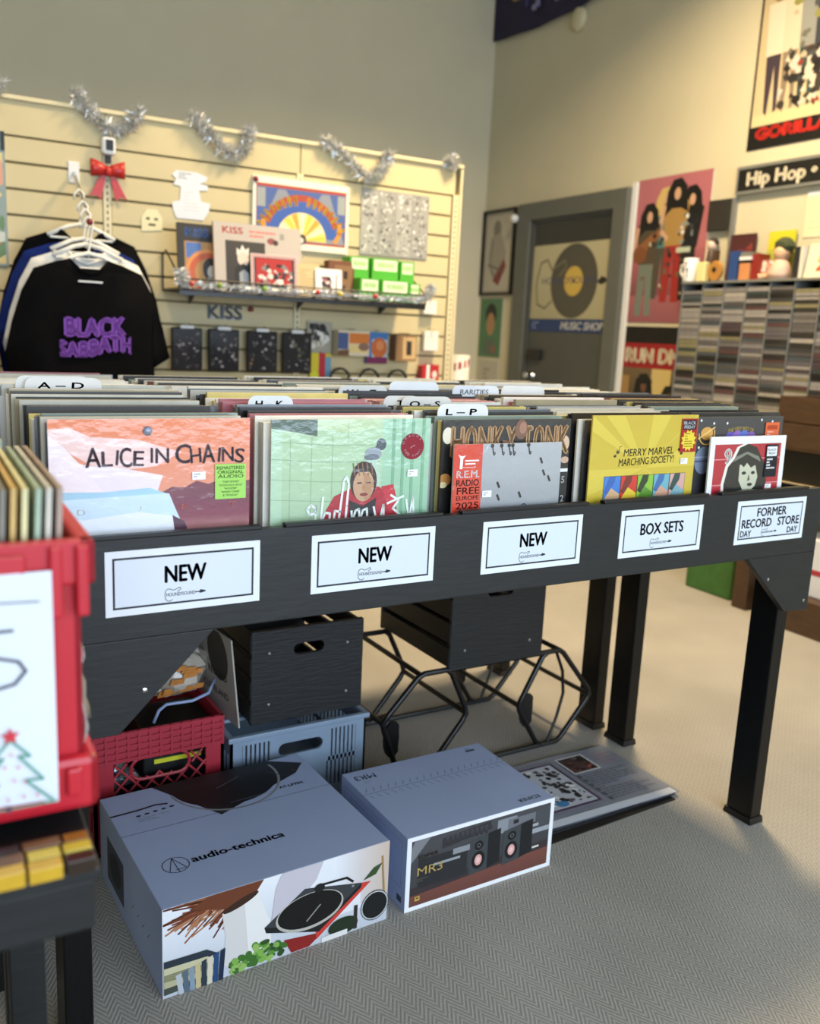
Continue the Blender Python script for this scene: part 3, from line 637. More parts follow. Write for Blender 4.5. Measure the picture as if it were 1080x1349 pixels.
    f.build('front_photo', m, (0, 0, 0), XU, ZU, mat('glossy_carton_print', None, .3, coat=.3))
    sd = Art(dp, h); sd.rect(.06, .03, .19, .13, '#4a4f5a'); sd.ell(.125, .08, .045, .035, '#2a2d33')
    for k in range(4): sd.line([(.25+.035*k, .07), (.265+.035*k, .085)], .002, '#5a606e')
    sd.build('side_print', m, (0, dp, 0), (0, -1, 0), ZU, PRINT)
carton_turntable()
def carton_speaker():
    wd, dp, h = .405, .318, .178
    t = thing('speaker_carton', 'smaller pale blue-grey speaker carton with a white-framed photo of two speakers', 'box', (.522, .113, 0), 0)
    m = B(0, wd, 0, dp, 0, h).build('carton', BOXBLUE, t, bevel=.0015)
    a = Art(wd, dp); a.line([(0, .205), (wd, .205)], .0014, '#4d566c')
    for k in range(20): a.line([(.012+.02*k, .213), (.02+.02*k, .228)], .0014, '#4d566c', False); a.line([(.018+.02*k, .182), (.012+.02*k, .198)], .0014, '#4d566c', False)
    a.z += 1
    a.text('MR3', .045, .292, .022, '#2d3446', wid=.055, bold=.3, rot=PI); a.lines(2, .03, .25, .06, .262, '#7b849a', .0015)
    a.text('EDIFIER', .345, .03, .013, '#39415a', wid=.062, bold=.8, rot=PI); a.lines(1, .33, .038, .36, .042, '#8089a0', .001)
    a.rect(.345, .285, .372, .293, '#39415a'); a.rect(.35, .296, .354, .30, '#39415a'); a.rect(.358, .296, .362, .30, '#39415a')
    a.build('lid_print', m, (0, 0, h), XU, (0, 1, 0), PRINT)
    f = Art(wd, h, '#f2f4f7'); x0, x1, z0, z1 = .011, wd-.011, .010, h-.010
    f.rect(x0, z0, x1, z1, '#3c3c40', '#4a4a4e'); f.rect(x0, z0, x1, .055, '#6b4038', '#7a4a40')
    f.poly([(x0, .055), (x1, .075), (x1, .055), (x0, .035)], '#3a3234'); f.rect(.03, .05, .16, .12, '#2b2c2f'); f.poly([(x0, .115), (.06, .168), (.02, .168), (x0, .15)], '#7d7f84')
    f.poly([(.09, .155), (.22, .165), (.225, .145), (.09, .13)], '#333336'); f.rect(.12, .108, .25, .122, '#8e9298'); f.rect(.07, .095, .14, .101, '#9aa0a6')
    f.rect(.24, .125, .295, .16, '#8b8f96'); f.rect(.27, .13, .35, .155, '#6f7278'); f.rect(.285, .14, .30, .15, '#2a2b2e'); f.rect(.31, .10, x1, .112, '#9ea3aa'); f.rect(.35, .115, x1, .16, '#4b4d52'); f.rect(.29, .118, .36, .125, '#a7acb2')
    for k in range(9): f.rect(.10+.013*k, .138, .108+.013*k, .158, '#2a2a2e', '#48484d'); f.z -= 1
    f.z += 1
    for sx in (.165, .258):
        f.poly([(sx+.048, .048), (sx+.085, .056), (sx+.085, .14), (sx+.048, .135)], '#1d1f22'); f.poly([(sx, .042), (sx+.05, .048), (sx+.05, .135), (sx, .128)], '#3f4448')
        f.ell(sx+.025, .112, .0125, .0115, '#17181b'); f.ring(sx+.025, .112, .004, .005, '#8a8d90'); f.ell(sx+.025, .076, .0185, .022, '#1a1b1e'); f.ell(sx+.025, .076, .010, .0135, '#e2a9a4'); f.ell(sx+.025, .076, .005, .007, '#f0c8c0')
    f.rect(.345, .062, .365, .067, '#d9d4cc'); f.text('EDIFIER', .03, .122, .009, '#b69c5a', 'L', wid=.05, bold=.3); f.text('MR3', .028, .082, .02, '#b69c5a', 'L', wid=.065, bold=0); f.lines(2, .03, .066, .07, .076, '#77705c', .0012); f.rect(.024, .022, .037, .033, '#c9a24e'); f.rect(.027, .027, .034, .03, '#3a2a1a')
    f.build('front_photo', m, (0, 0, 0), XU, ZU, mat('glossy_carton_print', None, .3, coat=.3))
    sd = Art(dp, h); sd.frame(.02, .05, dp-.02, h-.02, .001, '#7b849a'); sd.lines(6, .05, .07, .16, .15, '#7b849a', .0015); sd.rect(dp-.035, .015, dp-.015, .03, '#39415a'); sd.build('side_print', m, (0, dp, 0), (0, -1, 0), ZU, PRINT)
carton_speaker()

# ================================================================== flat sheets on the carpet
def sheets():
    base = [(.97, .215), (1.472, .215), (1.472, .535), (.97, .535)]
    labs = ['black-edged sheet at the bottom of the poster pile', 'dark sheet with a pale edge in the poster pile', 'dark grey sheet just under the top printed sheet']
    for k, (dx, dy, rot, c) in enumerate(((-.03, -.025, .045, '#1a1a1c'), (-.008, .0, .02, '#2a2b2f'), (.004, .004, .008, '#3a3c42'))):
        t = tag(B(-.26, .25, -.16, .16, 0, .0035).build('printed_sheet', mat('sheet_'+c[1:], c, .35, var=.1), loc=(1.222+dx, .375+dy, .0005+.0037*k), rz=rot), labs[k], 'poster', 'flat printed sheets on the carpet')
    t = thing('printed_sheet', 'grey newspaper-like printed sheet lying on top of the pile on the carpet', 'poster', (1.222, .375, .0116), -.01, 'flat printed sheets on the carpet')
    m = MB(); n = 12                                                            # slightly wavy sheet
    for s in range(2):
        for i in range(n+1):
            for j in range(7):
                x = -.255+.51*i/n; y = -.16+.32*j/6; m.v.append((x, y, .001*s+.0015+.0015*math.sin(i*1.1)*math.cos(j*.9)))
    N = 7*(n+1)
    for i in range(n):
        for j in range(6):
            q = (i*7+j, (i+1)*7+j, (i+1)*7+j+1, i*7+j+1); m.f.append(q[::-1]); m.f.append(tuple(k+N for k in q))
    m.build('sheet', mat('grey_newsprint', '#868c9a', .4, var=.06, coat=.2), t, smooth=True)
    a = Art(.51, .32); a.rect(.01, .0, .5, .028, '#cfd6e2'); a.frame(.02, .045, .29, .30, .012, '#7d7f8c'); a.frame(.035, .06, .275, .285, .006, '#4a3058'); a.rect(.041, .066, .269, .279, '#b9bec8')
    a.speck(90, .12, .08, .262, .27, .004, .014, ['#1b1c20', '#2a2b30', '#3a3b42', '#e0e0e0', '#55565e'], seed=4); a.ell(.16, .085, .02, .014, '#3f7fb0')
    a.rect(.30, .20, .40, .295, '#d6d8dc'); a.rect(.305, .205, .395, .29, '#5a3a38', '#2c2a2c'); a.speck(18, .31, .21, .39, .285, .006, .016, ['#a04a48', '#3a2a2c', '#1d1d20', '#6a5c58'], seed=2)
    a.lines(12, .315, .045, .48, .19, '#5f636e', .0035, seed=3); a.lines(4, .415, .21, .485, .285, '#b08a98', .004, seed=5)
    for k in range(6): a.rect(.293+.006, .045+.026*k, .31, .062+.026*k, '#4f545e')
    a.build('print', t, (-.255, -.16, .0045), XU, (0, 1, 0), PRINT)
sheets()

# ================================================================== crates and stand under the tables
def wood_crate(label, x0, x1, y0, y1, z0, z1, hz, hw=.085, hh=.03):
    t = thing('wooden_crate', label, 'crate', ((x0+x1)/2, (y0+y1)/2, z0), 0, 'black wooden crates under the tables')
    w2, d2, h = (x1-x0)/2, (y1-y0)/2, z1-z0
    for s in (-1, 1):
        y = -d2 if s < 0 else d2-.014
        MB().plate_hole((-w2, w2, 0, h), slot(0, hz-z0, hw, hh), y, y+.014).build('end_panel', CRATEWOOD, t, bevel=.001)
    n = 4; sh = h/n
    for s in (-1, 1):
        for k in range(n):
            x = -w2 if s < 0 else w2-.009
            B(x-.002*(s < 0), x+.009+.002*(s > 0), -d2+.003, d2-.003, k*sh+.006, (k+1)*sh-.008).build('side_slat', CRATESLAT, t, bevel=.001)
    for k in range(4):
        x = -w2+.012+(2*w2-.024)*k/4; B(x+.004, x+(2*w2-.024)/4-.008, -d2+.014, d2-.014, .002, .011).build('bottom_slat', CRATESLAT, t)
    for sx in (-.7, .7):
        for z in (.05, h-.06): MB().lathe([(.004, 0), (.0035, .002), (.001, .003)], 8, M=Matrix.Translation((sx*w2, -d2, z)) @ Matrix.Rotation(PI/2, 4, 'X')).build('nail_head', GREYMETAL, t)
    return t
wood_crate('black wooden crate with an oval handle hole, standing in the blue-grey basket', .364, .676, .632, 1.02, .250, .496, .437)
wood_crate('black wooden crate balanced on the tubular metal stand', .935, 1.263, .60, 1.0, .321, .60, .533, .09, .026)

def blue_basket():
    x0, x1, y0, y1, h = .305, .683, .612, 1.05, .238
    t = thing('plastic_basket', 'blue-grey plastic basket with slotted sides under the wooden crate', 'basket', ((x0+x1)/2, (y0+y1)/2, 0)); w2, d2 = (x1-x0)/2, (y1-y0)/2
    for s in (-1, 1):
        y = -d2 if s < 0 else d2-.006; m = MB()
        m.box(-w2, w2, y, y+.006, 0, .05); m.box(-w2, -w2+.03, y, y+.006, .05, h-.028); m.box(w2-.03, w2, y, y+.006, .05, h-.028)
        m.box(-w2+.03, w2-.03, y, y+.006, .12, .132); m.box(-.075, .075, y, y+.006, .05, .12)
        for k in range(9):
            for sx in (-1, 1): xx = sx*(.083+.014*k*.85); m.box(xx-.0035, xx+.0035, y, y+.006, .05, h-.028) if abs(xx) < w2-.03 else None
        m.box(-w2, w2, y, y+.006, h-.028, h-.012)
        m.build('slotted_side', BLUEGREY, t)
        MB().plate_hole((-.085, .085, .132, h-.028), slot(0, .178, .125, .034), y-.0005, y+.0065).build('handle_panel', BLUEGREY, t)
    for s in (-1, 1):
        x = -w2 if s < 0 else w2-.006; m = MB().box(x, x+.006, -d2, d2, 0, .04).box(x, x+.006, -d2, d2, h-.05, h-.012).box(x, x+.006, -d2, d2, .10, .112)
        k = -d2
        while k < d2-.02: m.box(x, x+.006, k, k+.010, .04, h-.05); k += .024
        m.build('slotted_side', BLUEGREY, t)
    B(-w2, w2, -d2, d2, 0, .006).build('base', BLUEGREY, t)
    r = MB().box(-w2-.008, w2+.008, -d2-.008, -d2+.008, h-.014, h).box(-w2-.008, w2+.008, d2-.008, d2+.008, h-.014, h).box(-w2-.008, -w2+.008, -d2, d2, h-.014, h).box(w2-.008, w2+.008, -d2, d2, h-.014, h)
    for yy in (-.12, .12): r.box(-w2, w2, yy-.012, yy+.012, h-.002, h+.008)
    r.build('rim', BLUEGREY, t, bevel=.003)
blue_basket()

def milk_crate():
    x0, x1, y0, y1, h = -.022, .288, .615, .93, .302
    t = thing('milk_crate', 'dark red plastic milk crate with a diamond lattice front', 'crate', ((x0+x1)/2, (y0+y1)/2, 0)); w2, d2 = (x1-x0)/2, (y1-y0)/2
    for s in (-1, 1):
        y = -d2 if s < 0 else d2-.008; m = MB()
        m.box(-w2, w2, y, y+.008, 0, .03); m.box(-w2, w2, y+.003, y+.006, h-.075, h)
        for z in (h-.074, h-.058, h-.042, h-.026, h-.01): m.box(-w2, w2, y-.001, y+.008, z, z+.009)
        for k in range(13): x = -w2+k*(2*w2-.005)/12; m.box(x, x+.005, y-.002, y+.008, h-.075, h)
        for sx in (-1, 1): m.box(min(sx*w2, sx*(w2-.045)), max(sx*w2, sx*(w2-.045)), y, y+.008, .03, h-.07)
        m.build('ribbed_frame', DARKRED, t)
        lat = MB()
        for k in range(-6, 10):
            for sg in (-1, 1):
                xa, za = -w2+.045+.036*k, .03; xb = xa+.195*sg*.9; zb = h-.08; xa2, xb2 = xa+(.07 if sg < 0 else 0), xb+(.07 if sg < 0 else 0)
                lo, hi = -w2+.04, w2-.04; p, q = Vector((xa2, za)), Vector((xb2, zb)); ok = True
                if p.x == q.x: continue
                t0, t1 = 0, 1
                for lim, sgn in ((lo, 1), (hi, -1)):
                    fa, fb = sgn*(p.x-lim), sgn*(q.x-lim)
                    if fa < 0 and fb < 0: ok = False
                    elif fa < 0: t0 = max(t0, fa/(fa-fb))
                    elif fb < 0: t1 = min(t1, fa/(fa-fb))
                if not ok or t1-t0 < .03: continue
                A_, B_ = p.lerp(q, t0), p.lerp(q, t1)
                for (u, v) in ((A_, B_),):
                    mid = (u+v)/2
                    segs = [(u, v)]
                    # leave the hand hole open
                    out = []
                    for (a, b) in segs:
                        n = 14; run = None
                        for i in range(n+1):
                            c = a.lerp(b, i/n); inside = abs(c.x) < .065 and h-.125 < c.y < h-.07
                            if not inside and run is None: run = c
                            if (inside or i == n) and run is not None:
                                if (c-run).length > .012: out.append((run, c))
                                run = None
                    for a, b in out: lat.tube([(a.x, y+.004, a.y), (b.x, y+.004, b.y)], .0028, 6)
        lat.build('lattice', DARKRED, t)
        MB().tube([(p[0], y+.004, p[1]) for p in slot(0, h-.10, .14, .055)], .004, 6, True).build('hand_hole_rim', DARKRED, t)
    for s in (-1, 1):
        x = -w2 if s < 0 else w2-.008; m = MB().box(x, x+.008, -d2, d2, 0, .05).box(x, x+.008, -d2, d2, h-.075, h)
        for k in range(7): yy = -d2+k*(2*d2-.02)/6; m.box(x, x+.008, yy, yy+.02, .05, h-.075)
        for z in (.1, .15, .2): m.box(x, x+.008, -d2, d2, z, z+.012)
        m.build('side_panel', DARKRED, t)
    B(-w2, w2, -d2, d2, 0, .008).build('base', DARKRED, t)
milk_crate()
FOIL = mat('crumpled_foil', '#aab0b6', .25, .8, var=.3, vscale=60)
for k, (x, y, z, r) in enumerate(((.025, .665, .159, .022), (.068, .672, .163, .026), (.042, .66, .198, .02))):
    tag(MB().ball((0, 0, 0), r, r, r*.8, 9, 6, .25).build('foil_wrapper', FOIL, loc=(x, y, z)), ('left', 'right', 'topmost')[k]+' of the crumpled silver wrappers seen through the milk crate', 'wrapper', 'silver wrappers in the milk crate')
tag(B(-.045, .05, -.10, .10, .009, .14).build('storage_box', BLACKPLASTIC, loc=(.045, .74, 0)), 'black box on the floor of the red milk crate', 'box')
t = thing('storage_box', 'black box with a yellow edge inside the red milk crate', 'box', (.15, .75, .009)); B(-.085, .085, -.08, .09, 0, .265).build('body', BLACKPLASTIC, t, bevel=.003); B(-.06, .055, -.083, -.08, .180, .191).build('yellow_edge', mat('yellow_plastic', '#c8c832', .4, var=.05), t)
t.location = (.187, .735, .009)
# black perforated basket, bag and mailer heaped behind the milk crate
def black_basket():
    t = thing('plastic_basket', 'black perforated basket heaped behind the red milk crate', 'basket', (.124, .99, 0)); w2, d2, h = .165, .05, .33
    m = MB().box(-w2, w2, -d2, -d2+.006, 0, .16).box(-w2, w2, -d2, -d2+.006, .31, h).box(-w2, w2, d2-.006, d2, 0, h).box(-w2, -w2+.006, -d2, d2, 0, h).box(w2-.006, w2, -d2, d2, 0, h).box(-w2, w2, -d2, d2, 0, .006)
    for k in range(19): x = -w2+k*.0178; m.box(x, x+.009, -d2, -d2+.006, .16, .31)
    for z in (.2, .24, .275): m.box(-w2, w2, -d2, -d2+.006, z, z+.009)
    m.build('basket_shell', BLACKPLASTIC, t); MB().tube([(-w2, -d2, h), (w2, -d2, h), (w2, d2, h), (-w2, d2, h)], .006, 6, True).build('rim', BLACKPLASTIC, t)
black_basket()
def crumple(name, label, cat, c, rx, ry, rz, m, jit=.16, seed=1, n=22, k=12, flat=0):
    global random
    st = random.getstate(); random.seed(seed); mb = MB().ball((0, 0, rz), rx, ry, rz, n, k, jit); random.setstate(st)
    return tag(mb.build(name, m, loc=c), label, cat)
BAG = mat('clear_orange_print_bag', '#b9aea0', .25, var=.25, vscale=9, coat=.6, bump=.6, bscale=18)
crumple('plastic_bag', 'crumpled plastic bag with orange print lying over the milk crate', 'bag', (.205, .80, .303), .10, .10, .075, BAG, .14, 3)
r_ = random.Random(2); mb = MB()
for k in range(14):
    x, z = .13+r_.uniform(0, .12), .33+r_.uniform(0, .06); mb.add([(x, .695, z), (x+.03, .693, z+.004), (x+.034, .695, z+.014), (x+.005, .696, z+.01)], [(0, 1, 2, 3)])
o = bpy.data.objects['plastic_bag']; mb2 = MB()
for k in range(11):
    x, z = r_.uniform(-.06, .05), r_.uniform(.03, .10); yy = -.10*math.sqrt(max(0.05, 1-(x/.105)**2-((z-.075)/.08)**2))-.006
    mb2.add([(x-.018, yy, z-.006), (x+.016, yy, z-.004), (x+.02, yy, z+.007), (x-.012, yy, z+.009), (x-.018, yy+.004, z-.006), (x+.016, yy+.004, z-.004), (x+.02, yy+.004, z+.007), (x-.012, yy+.004, z+.009)], [(0, 1, 2, 3), (4, 7, 6, 5), (0, 4, 5, 1), (1, 5, 6, 2), (2, 6, 7, 3), (3, 7, 4, 0)])
mb2.build('orange_print', mat('orange_bag_print', '#b8752c', .4, var=.3, vscale=40), o)
t = thing('cardboard_mailer', 'pale cardboard mailer with dark print leaning on the wooden crate', 'mailer', (.335, .63, .252)); t.rotation_euler = (0, -.10, .10)
B(-.004, .0, 0, .30, 0, .235).build('card', mat('grey_cardboard', '#a9a49a', .7, var=.08), t)
a = Art(.30, .235); a.ell(.21, .17, .06, .07, '#3a352c', n=26); a.text('RECORD', .20, .105, .02, '#2b2823', wid=.11, bold=2); a.text('CLEVELAND', .18, .055, .018, '#4a453c', wid=.15, bold=2)
a.build('print', t, (-.004, .30, 0), (0, -1, 0), ZU, MATTE)
t = thing('cable', 'pale blue cable looped over the milk crate rim below the plastic bag', 'cable', (.12, .70, .308))
MB().tube([(.0, -.072, 0), (.012, -.075, .03), (.03, -.075, .042), (.09, -.085, .045), (.13, -.08, .055), (.155, -.05, .075)], .004, 8).build('cord', mat('pale_blue_vinyl', '#8797b8', .3, var=.05), t, smooth=True)

def tube_stand():
    t = thing('tubular_stand', 'black tubular metal stand with hexagonal frames holding up a wooden crate', 'stand', (0, 0, 0))
    r = .0085
    hx1 = [(.743, .185), (.762, .21), (.85, .302), (.87, .311), (.945, .311), (.962, .298), (1.014, .19), (1.02, .167), (1.008, .145), (.905, .022), (.885, .0095), (.82, .0095), (.80, .022), (.748, .165)]
    hx2 = [(1.212, .155), (1.222, .175), (1.29, .298), (1.31, .311), (1.355, .311), (1.372, .30), (1.485, .165), (1.49, .145), (1.482, .128), (1.388, .02), (1.37, .0095), (1.31, .0095), (1.29, .022), (1.218, .135)]
    for y in (.625, .985):
        for hx in (hx1, hx2): MB().tube([(x, y, z) for x, z in hx], r, 8, True).build('hexagon_frame', BLACKMETAL, t, smooth=True)
        MB().tube([(.82, y, .0095), (1.37, y, .0095)], r, 8).build('floor_rail', BLACKMETAL, t)
        MB().tube([(.87, y, .311), (1.355, y, .311)], r, 8).build('top_rail', BLACKMETAL, t)
        for cx in (.775, 1.245):
            MB().prism([(cx+.035*math.cos(2*PI*k/16)*(.6 if k in (0, 15, 1) else .8), .135+.055*math.sin(2*PI*k/16)) for k in range(16)], 'y', y-.003, y+.003).build('leaf_plate', BLACKMETAL, t)
        MB().tube([(1.345, y, .305), (1.375, y, .24), (1.385, y, .165), (1.365, y, .09), (1.335, y, .012)], .005, 6).build('arc_brace', BLACKMETAL, t)
    for x, z in ((.743, .185), (1.02, .167), (1.212, .155), (1.49, .145), (.86, .308), (1.362, .308)): MB().tube([(x, .625, z), (x, .985, z)], r*.9, 8).build('cross_rail', BLACKMETAL, t)
    MB().tube([(.76, .625, .21), (.80, .985, .022)], r*.8, 8).build('diagonal_brace', BLACKMETAL, t); MB().tube([(1.02, .625, .167), (1.212, .985, .155)], r*.8, 8).build('diagonal_brace', BLACKMETAL, t)
tube_stand()

# ================================================================== foreground: red crate of records on a tiled stand
AZ = math.radians(-2.0)
t = thing('side_table', 'low black table with yellow and brown mosaic tiles under the bright red crate', 'table', (-.45, -.35, 0), AZ)
B(-.24, .205, -.21, .20, .665, .718).build('apron', BLACKWOOD, t, bevel=.003); B(-.245, .21, -.215, .205, .718, .732).build('table_top', BLACKWOOD, t, bevel=.002)
for x, y in ((-.22, -.20), (-.22, .15), (.05, -.20), (.15, .15)): B(x, x+.045, y, y+.04, 0, .665).build('leg', BLACKWOOD, t, bevel=.002)
tc = ['#c9a02c', '#6a451c', '#8f5f1e', '#4a2f18', '#c9b23e', '#5a3a1a', '#2e2118', '#2a241e', '#7a4f1c']
TM = [mat('mosaic_tile_'+c[1:], c, .25, var=.12, vscale=40) for c in tc]; rr = random.Random(4)
for row in range(3):
    x = .205
    while x > -.2:
        wd = rr.uniform(.025, .04); B(x-wd+.003, x, -.217+.018*row, -.202+.018*row, .730, .7445+.002*rr.random()).build('tile', rr.choice(TM), t, bevel=.001); x -= wd
t = thing('storage_tower', 'dark plastic drawer unit standing under the mosaic side table', 'drawers', (-.52, -.36, 0), AZ); B(-.12, .12, -.15, .15, 0, .62).build('body', BLACKPLASTIC, t, bevel=.006)
for k in range(4): B(-.11, .11, -.156, -.15, .02+.15*k, .155+.15*k).build('drawer_front', BLACKMETAL, t, bevel=.003)
tag(B(-.06, .04, -.05, .05, 0, .06).build('storage_box', BLACKPLASTIC, loc=(-.28, .34, 0), bevel=.004), 'small black box on the carpet behind the left table leg', 'box')

def red_crate():
    # local x to the right, y away from the camera; right front corner near (.215, -.125)
    t = thing('plastic_crate', 'bright red plastic crate of records in the left foreground with a paper sign taped on', 'crate', (-.438, -.35, .747), AZ)
    xr, yf, yb, xl, h = .200, -.118, .225, -.20, .282
    m = MB(); m.box(xl, xr, yf, yf+.006, .0, h-.02); m.build('front_wall', RED, t)
    B(xl, xr, yb-.006, yb, 0, h-.02).build('back_wall', RED, t)
    B(xr-.006, xr, yf, yb, 0, h-.02).build('side_wall', RED, t); B(xl, xl+.006, yf, yb, 0, h-.02).build('side_wall', RED, t); B(xl, xr, yf, yb, 0, .006).build('base', RED, t)
    o = .013
    MB().box(xl-o, xr+o, yf-o, yf+.004, h-.045, h).box(xl-o, xr+o, yb-.004, yb+o, h-.045, h).box(xr-.004, xr+o, yf-o, yb+o, h-.045, h).box(xl-o, xl+.004, yf-o, yb+o, h-.045, h).build('rim', RED, t, bevel=.004)
    MB().box(xl-o, xr+o, yf-o, yf+.004, .0, .058).box(xl-o, xr+o, yb-.004, yb+o, 0, .058).box(xr-.004, xr+o, yf-o, yb+o, 0, .058).build('base_flange', RED, t, bevel=.008)
    for x in (xr-.03, xr-.006): B(x, x+.012, yf-.02, yf-.012, h-.075, h-.004).build('rib', RED, t, bevel=.003)
    B(xr-.16, xr-.05, yf-.021, yf-.015, h-.03, h-.010).build('handle_lip', RED, t, bevel=.004); B(xr-.17, xr-.04, yf-.021, yf-.015, .012, .022).build('handle_lip', RED, t, bevel=.003); B(xr-.02, xr-.005, yf-.021, yf-.015, .02, .05).build('rib', RED, t, bevel=.004)
    return t
red_crate()
RC = [('#8a7a4a', '#d8cf9a'), ('#5e4a44', '#a48f80'), ('#b9a45a', '#d9cb80'), ('#c9c2a0', '#e2dcc0'), ('#6d7f6c', '#9fb09a'), ('#a5803e', '#c9a560'), ('#a06a48', '#cf9a70'), ('#4a453e', '#7d776a'), ('#9a9488', '#c5c0b2')]
def crate_record(x, y, tilt, k, label, group, wd=.315):
    c1, c2 = RC[k % len(RC)]; m = B(-.0026, .0026, 0, wd, 0, wd).mesh('record_sleeve')
    o = finish('vinyl_record', m, mat('worn_sleeve_'+c2[1:], c2, .5, var=.22, vscale=30), None, (-.438+x*math.cos(AZ)-y*math.sin(AZ), -.35+x*math.sin(AZ)+y*math.cos(AZ), .761)); o.rotation_euler = (0, tilt, AZ)
    return tag(o, label, 'record', group)
for k in range(22):
    crate_record(.171-.0105*k, -.103+rr.uniform(-.002, .006), .05+.002*(k % 3), k*5+rr.randint(0, 3), 'worn record standing edge-on in the bright red crate, %s from its right side' % ORD[k], 'records in the bright red crate')
# further sleeves in clear covers on the left, behind the red crate
t = thing('plastic_crate', 'dark crate of plastic-sleeved records behind the bright red crate', 'crate', (-.425, .10, .729), AZ)
t2 = thing('side_table', 'plain black side table behind the mosaic one, against the record table', 'table', (-.425, .10, 0), AZ)
B(-.19, .19, -.15, .20, .69, .729).build('table_top', BLACKWOOD, t2)
for x, y in ((-.18, -.14), (-.18, .16), (.145, .16), (.145, -.14)): B(x, x+.035, y, y+.035, 0, .69).build('leg', BLACKWOOD, t2)
m = MB().box(-.18, .18, -.12, -.114, 0, .2).box(-.18, .18, .184, .19, 0, .2).box(-.18, -.174, -.12, .19, 0, .2).box(.174, .18, -.12, .19, 0, .2).box(-.18, .18, -.12, .19, 0, .005); m.build('crate_shell', BLACKPLASTIC, t)
CLR = mat('clear_sleeve_paper', '#d6d0b4', .3, var=.2, vscale=40, coat=.5)
for k in range(18):
    o = finish('vinyl_record', B(-.003, .003, 0, .29, 0, .315).mesh('record_sleeve'), CLR if k % 3 else mat('worn_sleeve_9fb09a', '#9fb09a'), None, (-.425+.158-.018*k, -.0085, .750)); o.rotation_euler = (0, .03, AZ)
    tag(o, 'record in the dark crate behind the red one, %s from its right side' % ORD[k], 'record', 'plastic-sleeved records behind the red crate')
# paper sign on the red crate
t = thing('paper_sign', 'white paper sign with a drawn Christmas tree taped to the bright red crate', 'sign', (-.438, -.35, .747), AZ)
m = MB()
for i in range(9):
    for j in range(9): x = -.09+.262*i/8; z = .018+.238*j/8; m.v.append((x, -.1365-.0015*math.sin(i*.9+j*.4)-.0007*j*.5, z))
for i in range(9):
    for j in range(9): x, y, z = m.v[i*9+j]; m.v.append((x, y+.0008, z))
for i in range(8):
    for j in range(8): q = (i*9+j, (i+1)*9+j, (i+1)*9+j+1, i*9+j+1); m.f.append(q); m.f.append(tuple(p+81 for p in q)[::-1])
m.build('sheet', PAPER, t, smooth=True)
a = Art(.262, .24); ink = '#4a4a52'
a.line([(.0, .222), (.08, .205), (.15, .205), (.20, .212), (.25, .21)], .0012, ink); a.ell(.178, .205, .006, .006, '#c8323a'); a.ell(.178, .212, .002, .003, ink)
pts = [(.226, .184), (.205, .184), (.188, .174), (.178, .158), (.176, .142), (.184, .132), (.205, .127), (.226, .131), (.236, .143), (.230, .153), (.21, .159), (.182, .155)]
a.line(pts, .0028, ink)
g = '#4f9a86'; cx = .220
for sg in (-1, 1): a.line([(cx, .075), (cx+sg*.017, .056), (cx+sg*.007, .057), (cx+sg*.028, .03), (cx+sg*.012, .031), (cx+sg*.036, .006)], .0022, g)
a.line([(cx-.05, .004), (cx+.04, .004)], .0018, g); a.ell(cx-.004, .001+.003, .003, .003, ink)
sp = []
for k in range(10): an = PI/2+2*PI*k/10; q = .009 if k % 2 == 0 else .004; sp.append((cx+q*math.cos(an), .079+q*math.sin(an)))
a.poly(sp, '#cc3340')
for x, y in ((0, .06), (-.006, .048), (.006, .046), (-.014, .034), (.002, .033), (.012, .03), (-.02, .014), (-.004, .014), (.01, .015), (.022, .014)): a.ell(cx+x, y, .0012, .0016, '#d87a80')
a.build('drawing', t, (-.09, -.1425, .018), XU, ZU, MATTE)
# torn clear plastic hanging at the crate's side
m = MB(); r_ = random.Random(8)
for i in range(5):
    for j in range(8): m.v.append((.203+.004*math.sin(i*1.7+j)+(7-j)*.0026*(i/4)+.0015*i, -.10+.03*i+.004*math.sin(j*1.3), .055+.012*(i % 2)+.014*j-.006*i))
for i in range(4):
    for j in range(7): m.f.append((i*8+j, (i+1)*8+j, (i+1)*8+j+1, i*8+j+1))
o = tag(m.build('plastic_wrap', mat('torn_cloudy_plastic', '#c8c2bd', .35, var=.15, vscale=30, coat=.4), loc=(-.438, -.35, .747), rz=AZ, smooth=True), 'torn cloudy plastic wrap hanging at the side of the bright red crate', 'plastic wrap')
md = o.modifiers.new('thickness', 'SOLIDIFY'); md.thickness = .0012

